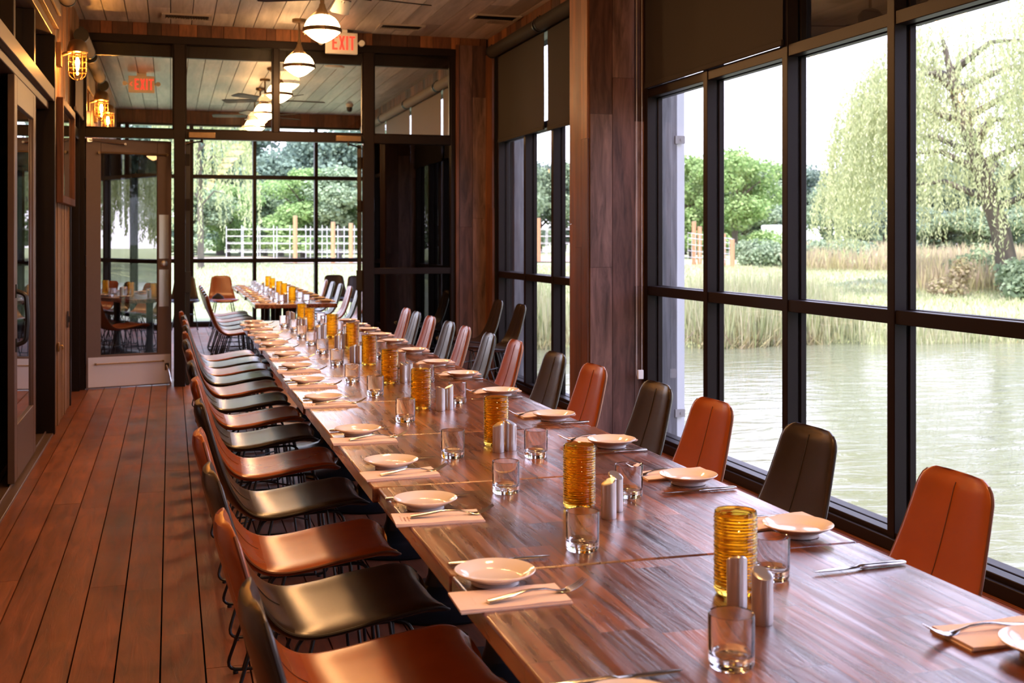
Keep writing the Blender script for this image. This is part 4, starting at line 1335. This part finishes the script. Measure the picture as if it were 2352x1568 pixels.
ys = np.concatenate([np.arange(-90, -6, 3.0), np.arange(-6, 46, .6), np.arange(46, 190, 6)])
vs = []; fs = []
for y in ys:
    for x in xs:
        z = ground_z(x, y)
        if -3.7 < x < 3.5 and -4.6 < y < 20.45: z = -1.5
        vs.append((x, y, z))
nx = len(xs)
for j in range(len(ys) - 1):
    for i in range(nx - 1):
        fs.append((j * nx + i, j * nx + i + 1, (j + 1) * nx + i + 1, (j + 1) * nx + i))
g = MB(); g.add(vs, fs, smooth=True)
structure(g.build('ground', M['lawn']))
g = MB(); g.add([(3.45, -40, WATER), (60, -40, WATER), (60, 30, WATER), (3.45, 30, WATER)], [(0, 1, 2, 3)])
tag(g.build('pond', M['water']), 'rippled pale pond outside the windows', 'pond', kind='stuff')
g = MB(); g.box(-1.2, 3.6, 20.48, 22.3, -.3, -.03)
structure(g.build('terrace', M['paving']))

# porch posts outside the right-hand windows
for i, (y, t) in enumerate(((8.42, 'outside the near window beside the pillar'), (12.35, 'outside the far window beside the partition'), (4.3, 'outside the near window by the camera end'))):
    if i == 2: continue
    r = empty('porch_post', 'pale grey timber porch post ' + t, 'post', (3.68, y, -1.0), 0, 'porch posts outside the windows')
    q = MB(); q.box(-.10, .06, -.10, .10, 0, 4.55); q.build('timber', M['greypost'], r, bevel=.006)
    q = MB(); q.box(.06, .13, -.075, .075, 0, 4.55); q.build('steel_upright', M['truckwhite'], r)
    for z in (1.1, 3.2):
        q = MB(); q.box(.04, .12, -.108, -.098, z, z + .06); q.tube([(.09, -.112, z + .03), (.09, -.096, z + .03)], .012); q.build('bolt_plate', M['vent'], r)

def leaf_cloud(name, mat, centres, radii, n, size, aspect=1.0, squash=.8, droop=0.0, seed=1):
    g = np.random.default_rng(seed)
    centres = np.array(centres); radii = np.array(radii)
    pr = radii ** 2; pr = pr / pr.sum()
    idx = g.choice(len(radii), n, p=pr)
    d = g.normal(size=(n, 3)); d /= np.linalg.norm(d, axis=1)[:, None]
    rad = radii[idx] * (g.uniform(.55, 1.05, n))
    P = centres[idx] + d * rad[:, None] * np.array([1, 1, squash])
    nrm = d * .6 + g.normal(size=(n, 3)) * .7; nrm[:, 2] += .35
    nrm /= np.linalg.norm(nrm, axis=1)[:, None]
    u = np.cross(nrm, g.normal(size=(n, 3))); u /= np.linalg.norm(u, axis=1)[:, None]
    v = np.cross(nrm, u)
    s = size * g.uniform(.6, 1.3, n)
    return quads(name, mat, P, u * (s * aspect)[:, None], v * s[:, None], g.uniform(0, 1, n))
def quads(name, mat, P, U, V, rnd):
    n = len(P)
    A = np.empty((n, 4, 3))
    A[:, 0] = P - U * .5; A[:, 1] = P - V * .5 + U * .05; A[:, 2] = P + U * .5; A[:, 3] = P + V * .5 + U * .05
    me = bpy.data.meshes.new(name)
    me.vertices.add(n * 4); me.vertices.foreach_set('co', A.reshape(-1))
    me.loops.add(n * 4); me.loops.foreach_set('vertex_index', np.arange(n * 4, dtype=np.int32))
    me.polygons.add(n); me.polygons.foreach_set('loop_start', np.arange(0, n * 4, 4, dtype=np.int32))
    try: me.polygons.foreach_set('loop_total', np.full(n, 4, dtype=np.int32))
    except Exception: pass
    at = me.attributes.new('rnd', 'FLOAT', 'FACE'); at.data.foreach_set('value', rnd.astype(np.float32))
    me.materials.append(mat)
    me.update(); me.validate()
    return me

def tree_meshes(seed, mat, n=9000, H=9.0, R=3.4, size=.26):
    g = random.Random(seed)
    cs = []; rs = []
    for k in range(26):
        a = g.uniform(0, 2 * PI); t = g.random() ** .6
        z = H * (.30 + .55 * g.random())
        env = R * math.sin(PI * min(1, max(.12, (z / H - .12) / .95))) ** .7
        cs.append((env * t * math.cos(a) * .75, env * t * math.sin(a) * .75, z)); rs.append(g.uniform(.75, 1.35) * R / 3.2)
    cs.append((0, 0, H * .86)); rs.append(R * .34)
    for k in range(6):
        a = g.uniform(0, 2 * PI); cs.append((R * .7 * math.cos(a), R * .7 * math.sin(a), H * .16)); rs.append(R * .30)
    fo = leaf_cloud('foliage', mat, cs, rs, n, size, seed=seed)
    q = MB(); q.tube([(0, 0, -1.0), (.05, .05, H * .2), (.0, .1, H * .5), (.1, 0, H * .8)], [R * .07, R * .06, R * .045, R * .015], 8)
    for k in range(5):
        a = k * 1.3; q.tube([(0, 0, H * (.25 + .08 * k)), (R * .35 * math.cos(a), R * .35 * math.sin(a), H * (.38 + .08 * k)), (R * .6 * math.cos(a), R * .6 * math.sin(a), H * (.46 + .08 * k))], [R * .03, R * .02, R * .008], 6)
    return fo, q.mesh('trunk', M['bark'])
TREES = {'dark': [tree_meshes(s, M['leafdark']) for s in (1, 2)], 'mid': [tree_meshes(s, M['leafmid']) for s in (3, 4)], 'bright': [tree_meshes(s, M['leafbright'], 14000, 9, 3.3, .22) for s in (5, 6)]}
def wpos(u, d):   # a bearing of the photograph at a true distance, as ground coordinates
    r_ = (u - 1176) / CAM_F * d
    c_, s_ = math.cos(YAW), math.sin(YAW)
    return r_ * c_ + d * s_, d * c_ - r_ * s_
TCOL = {'dark': 'dark green', 'mid': 'mid green', 'bright': 'fresh bright green'}
def tree(kind, x, y, h, w, label, group, rz=0.0, v=0):
    r = empty('leafy_tree', label, 'tree', (x, y, ground_z(x, y)), rz, group)
    fo, tr = TREES[kind][v % 2]
    a = linked('foliage', fo, r); b = linked('trunk', tr, r)
    s = h / 9.0
    r.scale = (s * w, s * w, s)
    return r
# tree line: bearing, distance, height, width factor, kind
TL = []
gt = random.Random(21)
for i in range(11):   # behind the end window
    TL.append((415 + i * 46, 74 + gt.uniform(-6, 8), (8.6 if i < 3 else 6.6 if i < 6 else 8.6) + gt.uniform(-.6, .9), 1.15, ('dark', 'mid', 'dark')[i % 3], 'end'))
for i in range(6):
    TL.append((440 + i * 85, 62 + gt.uniform(-3, 3), 4.4 + gt.uniform(-.5, .6), 1.35, ('mid', 'bright')[i % 2], 'end'))
for i in range(5):    # behind the far right window
    TL.append((1130 + i * 55, 84 + gt.uniform(-6, 6), 7.4 + gt.uniform(-.7, 1.0), 1.1, ('dark', 'mid')[i % 2], 'far'))
for i in range(18):   # behind the near right window
    TL.append((1480 + i * 62, 92 + gt.uniform(-8, 8), 7.3 + gt.uniform(-.8, .8), 1.25, ('dark', 'dark', 'mid')[i % 3], 'near'))
for i in range(16):
    TL.append((1440 + i * 66, 74 + gt.uniform(-3, 3), 3.3 + gt.uniform(-.4, .5), 1.9, ('mid', 'dark')[i % 2], 'near'))
wn_ = {'end': 'end window', 'far': 'far side window', 'near': 'near side window'}
seen = {}
for i, (u, d, h_, w_, kd, gp) in enumerate(TL):
    x, y = wpos(u, d)
    key = (gp, kd, h_ < 5.5)
    seen[key] = seen.get(key, 0) + 1
    size = 'low' if h_ < 5.5 else 'tall'
    tree(kd, x, y, h_, w_, '%s %s tree beyond the %s, %s such from the left' % (size, TCOL[kd], wn_[gp], ORD[seen[key] - 1]), 'tree line beyond the ' + wn_[gp], gt.uniform(0, 6), i)
x, y = wpos(1590, 58); tree('bright', x, y, 5.4, 1.2, 'bright green maple beside the orange fence posts, shorter of the two', 'maples by the fence', 1, 0)
x, y = wpos(1690, 56); tree('bright', x, y, 5.6, 1.15, 'bright green maple beyond the fence posts, fullest and tallest of the two', 'maples by the fence', 2, 1)
x, y = wpos(1905, 60); tree('mid', x, y, 3.9, 1.1, 'rounded olive green tree in front of the dark woods by the white truck', None, 2.5, 0)
x, y = wpos(1545, 62); tree('mid', x, y, 4.6, 1.1, 'round green tree half hidden behind the grey porch post', None, 4.0, 1)

# weeping willows
def willow(name_label, x, y, H, R, strands, lean, seed, group=None, leaf=.15, top=None, low=1.3, clumps=0):
    g = np.random.default_rng(seed); g2 = random.Random(seed)
    z0 = ground_z(x, y)
    r = empty('weeping_willow', name_label, 'tree', (x, y, z0), 0, group)
    q = MB()
    tp = [(0, 0, -.6), (lean[0] * .25, lean[1] * .25, H * .22), (lean[0] * .6, lean[1] * .6, H * .45), (lean[0] * .9, lean[1] * .9, H * .66), (lean[0] * 1.1, lean[1] * 1.1, H * .85)]
    q.tube(tp, [R * .075, R * .06, R * .05, R * .034, R * .012], 10)
    br = []
    for k in range(16):
        a = k * 2.4 + g2.uniform(-.3, .3); zb = H * (.28 + .5 * k / 16)
        f_ = (zb / H) / .85
        b0 = Vector((lean[0] * f_ * 1.05, lean[1] * f_ * 1.05, zb))
        e1 = b0 + Vector((math.cos(a) * R * .28, math.sin(a) * R * .28, H * .07)); e2 = b0 + Vector((math.cos(a) * R * .5, math.sin(a) * R * .5, H * .06))
        q.tube([b0, e1, e2], [R * .026, R * .016, R * .005], 7); br.append((b0, e1, e2))
    q.build('trunk', M['bark'], r)
    Ps = []; Us = []; Vs = []
    CL = [(g.uniform(0, 2 * PI), math.sqrt(g.uniform(.04, 1))) for _ in range(max(1, clumps))]
    for s in range(strands):
        a = g.uniform(0, 2 * PI); t = math.sqrt(g.uniform(.02, 1))
        if clumps:
            ca_, ct_ = CL[s % clumps]
            a = ca_ + g.normal(0, .10); t = min(1.04, max(.05, ct_ + g.normal(0, .07)))
        rad = R * t
        zt = H * (.42 + .58 * math.sqrt(max(0, 1 - t * t)) ) * g.uniform(.80, 1.03)
        cx = lean[0] * .5 * (1 - t * .4) + rad * math.cos(a); cy = lean[1] * .5 * (1 - t * .4) + rad * math.sin(a)
        L = min(g.uniform(.22, .52) * H, zt - low * g.uniform(.5, 1.6))
        if L < .5: L = .5
        n = int(L / .052)
        tt = np.linspace(0, 1, n)
        sw = g.normal(0, .10, 2)
        out = .30 * (1 - np.exp(-3 * tt))
        X = cx + math.cos(a) * out + sw[0] * tt + .03 * np.sin(tt * 9 + s)
        Y = cy + math.sin(a) * out + sw[1] * tt
        Z = zt + .12 * np.sin(tt * PI * .5) - L * tt ** 1.15
        P = np.stack([X, Y, Z], 1) + g.normal(0, .025, (n, 3))
        dirs = np.stack([g.normal(0, .45, n), g.normal(0, .45, n), -np.ones(n)], 1)
        dirs /= np.linalg.norm(dirs, axis=1)[:, None]
        side = np.cross(dirs, g.normal(size=(n, 3))); side /= np.linalg.norm(side, axis=1)[:, None]
        ln = leaf * g.uniform(.7, 1.3, n)
        Ps.append(P); Us.append(dirs * ln[:, None]); Vs.append(side * (ln * .30)[:, None])
    P = np.concatenate(Ps); me = quads('foliage', M['willowleaf'], P, np.concatenate(Us), np.concatenate(Vs), g.uniform(0, 1, len(P)))
    linked('foliage', me, r)
    return r
x, y = wpos(2335, 30)
willow('large weeping willow with leaning trunk on the pond bank', x, y, 7.6, 4.2, 2600, (-1.7, .4), 4, leaf=.11, clumps=120)
x, y = wpos(462, 40)
willow('weeping willow trailing its branches in front of the trees beyond the end window', x, y, 7.6, 1.7, 190, (-.1, .2), 6, low=.9)
willow('weeping willow on the bank across the pond, mirrored in the grey door', 18.5, -36, 11, 6.0, 1100, (-.5, .4), 8, 'willows mirrored in the doors', leaf=.25)
willow('weeping willow farther along the opposite bank, mirrored in the grey door', 31, -36, 11, 6.0, 1000, (.4, .3), 9, 'willows mirrored in the doors', leaf=.25)
for i, (x, y) in enumerate(((44, 8), (46, -6), (44, -20), (38, -40), (9, -40))):
    tree('mid', x, y, 9, 1.7, 'mid green tree on the opposite bank, %s along from the big willow' % ORD[i], 'trees on the opposite bank', i, i)

# reeds, bank weeds and shrubs
def blades(name, mat, pts, h, w, seed, lean=.25):
    g = np.random.default_rng(seed)
    n = len(pts)
    P = np.array(pts, dtype=float)
    H_ = h * g.uniform(.5, 1.15, n)
    a = g.uniform(0, 2 * PI, n)
    U = np.stack([np.cos(a) * lean * H_ * g.uniform(0, 1, n), np.sin(a) * lean * H_ * g.uniform(0, 1, n), H_], 1)
    b = g.uniform(0, 2 * PI, n)
    V = np.stack([np.cos(b), np.sin(b), np.zeros(n)], 1) * (w * g.uniform(.6, 1.3, n))[:, None]
    return quads(name, mat, P + U * .5, U, V, g.uniform(0, 1, n))
gp_ = np.random.default_rng(12)
def strip(x0, x1, d0, d1, n, xpow=1.0):
    out = []
    while len(out) < n:
        x = gp_.uniform(x0, x1); d = gp_.uniform(d0, d1)
        if math.sin(x * 1.3) + math.sin(x * .47 + 1) + gp_.normal(0, .7) < -.4: continue
        y = shore_y(x) + d
        out.append((x, y, ground_z(x, y) - .03))
    return out
o = linked('reeds', blades('reeds', M['reed'], strip(3.9, 13.2, -.15, 1.6, 9000), 1.05, .022, 31)); tag(o, 'green reeds growing along the pond edge', 'reeds', kind='stuff')
o = linked('reeds', blades('reeds', M['reed'], strip(13, 24, -.2, 1.0, 3500), .5, .022, 32)); tag(o, 'short grassy reeds along the pond edge below the big willow', 'reeds', kind='stuff')
o = linked('dead_stalks', blades('dead_stalks', M['weed'], strip(4.2, 12.5, -.2, .7, 1800), .42, .03, 33, 1.6)); tag(o, 'broken pale dead stalks at the waterline under the reeds', 'dead stalks', kind='stuff')
pts = []
for k in range(9000):
    u = gp_.uniform(1800, 2420); d = gp_.uniform(40, 52) if u < 2100 else gp_.uniform(30, 46)
    x, y = wpos(u, d); pts.append((x, y, ground_z(x, y) - .03))
o = linked('tall_weeds', blades('tall_weeds', M['weed'], pts, .85, .05, 34, .5)); tag(o, 'tall dry weeds and grasses behind the lawn by the willow', 'weeds', kind='stuff')
pts = []
for k in range(26000):
    u = gp_.uniform(1140, 2400); d = gp_.uniform(24.5, 44)
    x, y = wpos(u, d)
    if y - shore_y(x) < 1.2: continue
    pts.append((x, y, ground_z(x, y) - .01))
for k in range(9000):
    u = gp_.uniform(425, 850); d = gp_.uniform(23, 44)
    x, y = wpos(u, d); pts.append((x, y, ground_z(x, y) - .01))
o = linked('lawn_grass', blades('lawn_grass', M['reed'], pts, .13, .03, 35, .8)); tag(o, 'sunlit grass blades of the lawn beyond the windows', 'grass', kind='stuff')
SH = [leaf_cloud('foliage', M['leafmid'], [(gp_.uniform(-.9, .9), gp_.uniform(-.5, .5), gp_.uniform(.2, .8)) for _ in range(10)], [.45] * 10, 2600, .12, seed=50 + k) for k in range(2)]
for i, (u, d) in enumerate(((1745, 46), (1785, 44), (1860, 45), (1915, 44), (1965, 45), (2250, 33), (2395, 28))):
    x, y = wpos(u, d)
    r = empty('shrub', 'leafy green shrub on the lawn edge, %s along from the maples towards the willow' % ORD[i], 'shrub', (x, y, ground_z(x, y) - .1), i, 'shrubs along the lawn edge')
    linked('foliage', SH[i % 2], r)
    q = MB(); q.tube([(0, 0, -.1), (.1, 0, .3), (.3, .1, .6)], [.03, .02, .01], 6); q.tube([(0, 0, 0), (-.2, .1, .3), (-.4, .1, .6)], [.025, .02, .01], 6); q.build('stems', M['bark'], r)
x, y = wpos(2190, 29)
r = empty('shrub', 'reddish dry shrub at the foot of the big willow', 'shrub', (x, y, ground_z(x, y)), 0)
linked('foliage', leaf_cloud('foliage', M['weed'], [(gp_.uniform(-.4, .4), gp_.uniform(-.3, .3), gp_.uniform(.2, .9)) for _ in range(8)], [.28] * 8, 900, .10, seed=60), r)

# vineyard trellis rows and fence beyond the lawn
q = MB()
sx0, sy0 = wpos(380, 47); sx1, sy1 = wpos(1480, 47); ex0, ey0 = wpos(380, 62); ex1, ey1 = wpos(1560, 62)
n = 24; vs = []
for t in range(n + 1):
    f_ = t / n
    for (ax, ay, bx, by) in ((sx0, sy0, sx1, sy1), (ex0, ey0, ex1, ey1)):
        x = ax + (bx - ax) * f_; y = ay + (by - ay) * f_; vs.append((x, y, ground_z(x, y) + .04))
q.add(vs, [(2 * i, 2 * i + 2, 2 * i + 3, 2 * i + 1) for i in range(n)], smooth=True)
tag(q.build('vineyard_soil', M['soil']), 'bare pale soil under the vineyard trellis', 'soil', kind='stuff')
for i, d in enumerate((48, 50.5, 53, 55.5, 58)):
    x0, y0 = wpos(555 if i == 0 else 520, d); x1, y1 = wpos(1330, d)
    r = empty('trellis_row', 'vineyard trellis row of metal stakes and wires, %s beyond the lawn' % ORD[i], 'trellis', (x0, y0, ground_z(x0, y0)), math.atan2(y1 - y0, x1 - x0), 'vineyard trellis rows')
    L = math.hypot(x1 - x0, y1 - y0); n = 21
    pm = MB(); pm.tube([(0, 0, -.1), (0, 0, 1.55)], .016, 6); pme = pm.mesh('stake', M['wirelight'])
    for k in range(n + 1):
        linked('stake', pme, r, (L * k / n, 0, 0), (0, .03 * math.sin(k * 3.1), 0))
    q = MB()
    for z in (.45, .8, 1.12, 1.42): q.tube([(0, 0, z), (L * .5, 0, z - .02), (L, 0, z)], .0045, 5)
    q.build('wires', M['wirelight'], r)
for i, (u, d, h_, t) in enumerate(((678, 47.5, 1.95, 'beyond the end window, tallest of the three in the vineyard'), (765, 47.5, 1.7, 'beyond the end window, middle of the three in the vineyard'), (806, 47.5, 1.65, 'beyond the end window, nearest the double door lock'),
                     (1237, 47.5, 1.8, 'beyond the far side window'), (1566, 46, 1.75, 'right of the grey porch post, tallest'), (1594, 46, 1.7, 'right of the grey porch post, second'), (1607, 46, 1.5, 'right of the grey porch post, beside the mullion'), (1662, 44, 1.25, 'under the maples, taller of the two short ones'), (1682, 43, 1.05, 'under the maples, shortest'))):
    x, y = wpos(u, d)
    r = empty('fence_post', 'orange wooden fence post ' + t, 'post', (x, y, ground_z(x, y)), 0, 'orange wooden fence posts')
    q = MB(); q.tube([(0, 0, -.2), (0, 0, h_ - .02)], .085, 10); q.build('shaft', M['fencewood'], r)
    q = MB(); q.tube([(0, 0, h_ - .02), (0, 0, h_)], .087, 10); q.build('cut_top', M['soil'], r)
x, y = wpos(1580, 46)
x2, y2 = wpos(1685, 43)
q = MB()
for z in (.3, .55, .8, 1.05, 1.25): q.tube([(0, 0, z), (x2 - x, y2 - y, z * .8)], .012, 5)
for k in range(12): q.tube([((x2 - x) * k / 11, (y2 - y) * k / 11, .1), ((x2 - x) * k / 11, (y2 - y) * k / 11, 1.25 - .25 * k / 11)], .009, 5)
tag(q.build('wire_fence', M['wirelight'], loc=(x, y, ground_z(x, y))), 'pale wire mesh strung between the orange posts under the maples', 'fence')

# white truck parked on the road
x, y = wpos(1846, 66)
r = empty('truck', 'white box truck parked by the trees past the weeds', 'truck', (x, y, ground_z(x, y)), math.radians(-14))
q = MB(); q.box(-2.2, .4, -.9, .9, .6, 1.75); q.build('cargo_box', M['truckwhite'], r, bevel=.06)
q = MB(); q.loops([[(.45, -.85, .5), (2.0, -.85, .5), (2.0, -.85, 1.05), (1.45, -.85, 1.65), (.45, -.85, 1.7)], [(.45, .85, .5), (2.0, .85, .5), (2.0, .85, 1.05), (1.45, .85, 1.65), (.45, .85, 1.7)]], smooth=False); q.build('cab', M['truckwhite'], r)
q = MB(); q.add([(1.50, -.75, 1.62), (1.97, -.75, 1.10), (1.97, .75, 1.10), (1.50, .75, 1.62)], [(0, 1, 2, 3)]); q.box(.7, 1.35, -.865, -.855, 1.1, 1.55); q.build('window_glass', M['truckglass'], r)
for sx in (-1.6, 1.4):
    for sy in (-.8, .8):
        q = MB(); q.tube([(sx, sy - .1, .38), (sx, sy + .1, .38)], .38, 18); q.build('wheel', M['rubber'], r)
for i, (u, t) in enumerate(((1912, 'nearer the white truck'), (1931, 'nearer the willow'))):
    x, y = wpos(u, 64)
    r = empty('light_pole', 'thin grey light pole by the dark woods, ' + t, 'pole', (x, y, ground_z(x, y)), 0, 'light poles by the woods')
    q = MB(); q.tube([(0, 0, 0), (0, 0, 3.3)], .035, 8); q.build('shaft', M['vent'], r)
    q = MB(); q.tube([(0, 0, 3.25), (.3, 0, 3.32)], .05, 8); q.build('lamp_head', M['vent'], r)
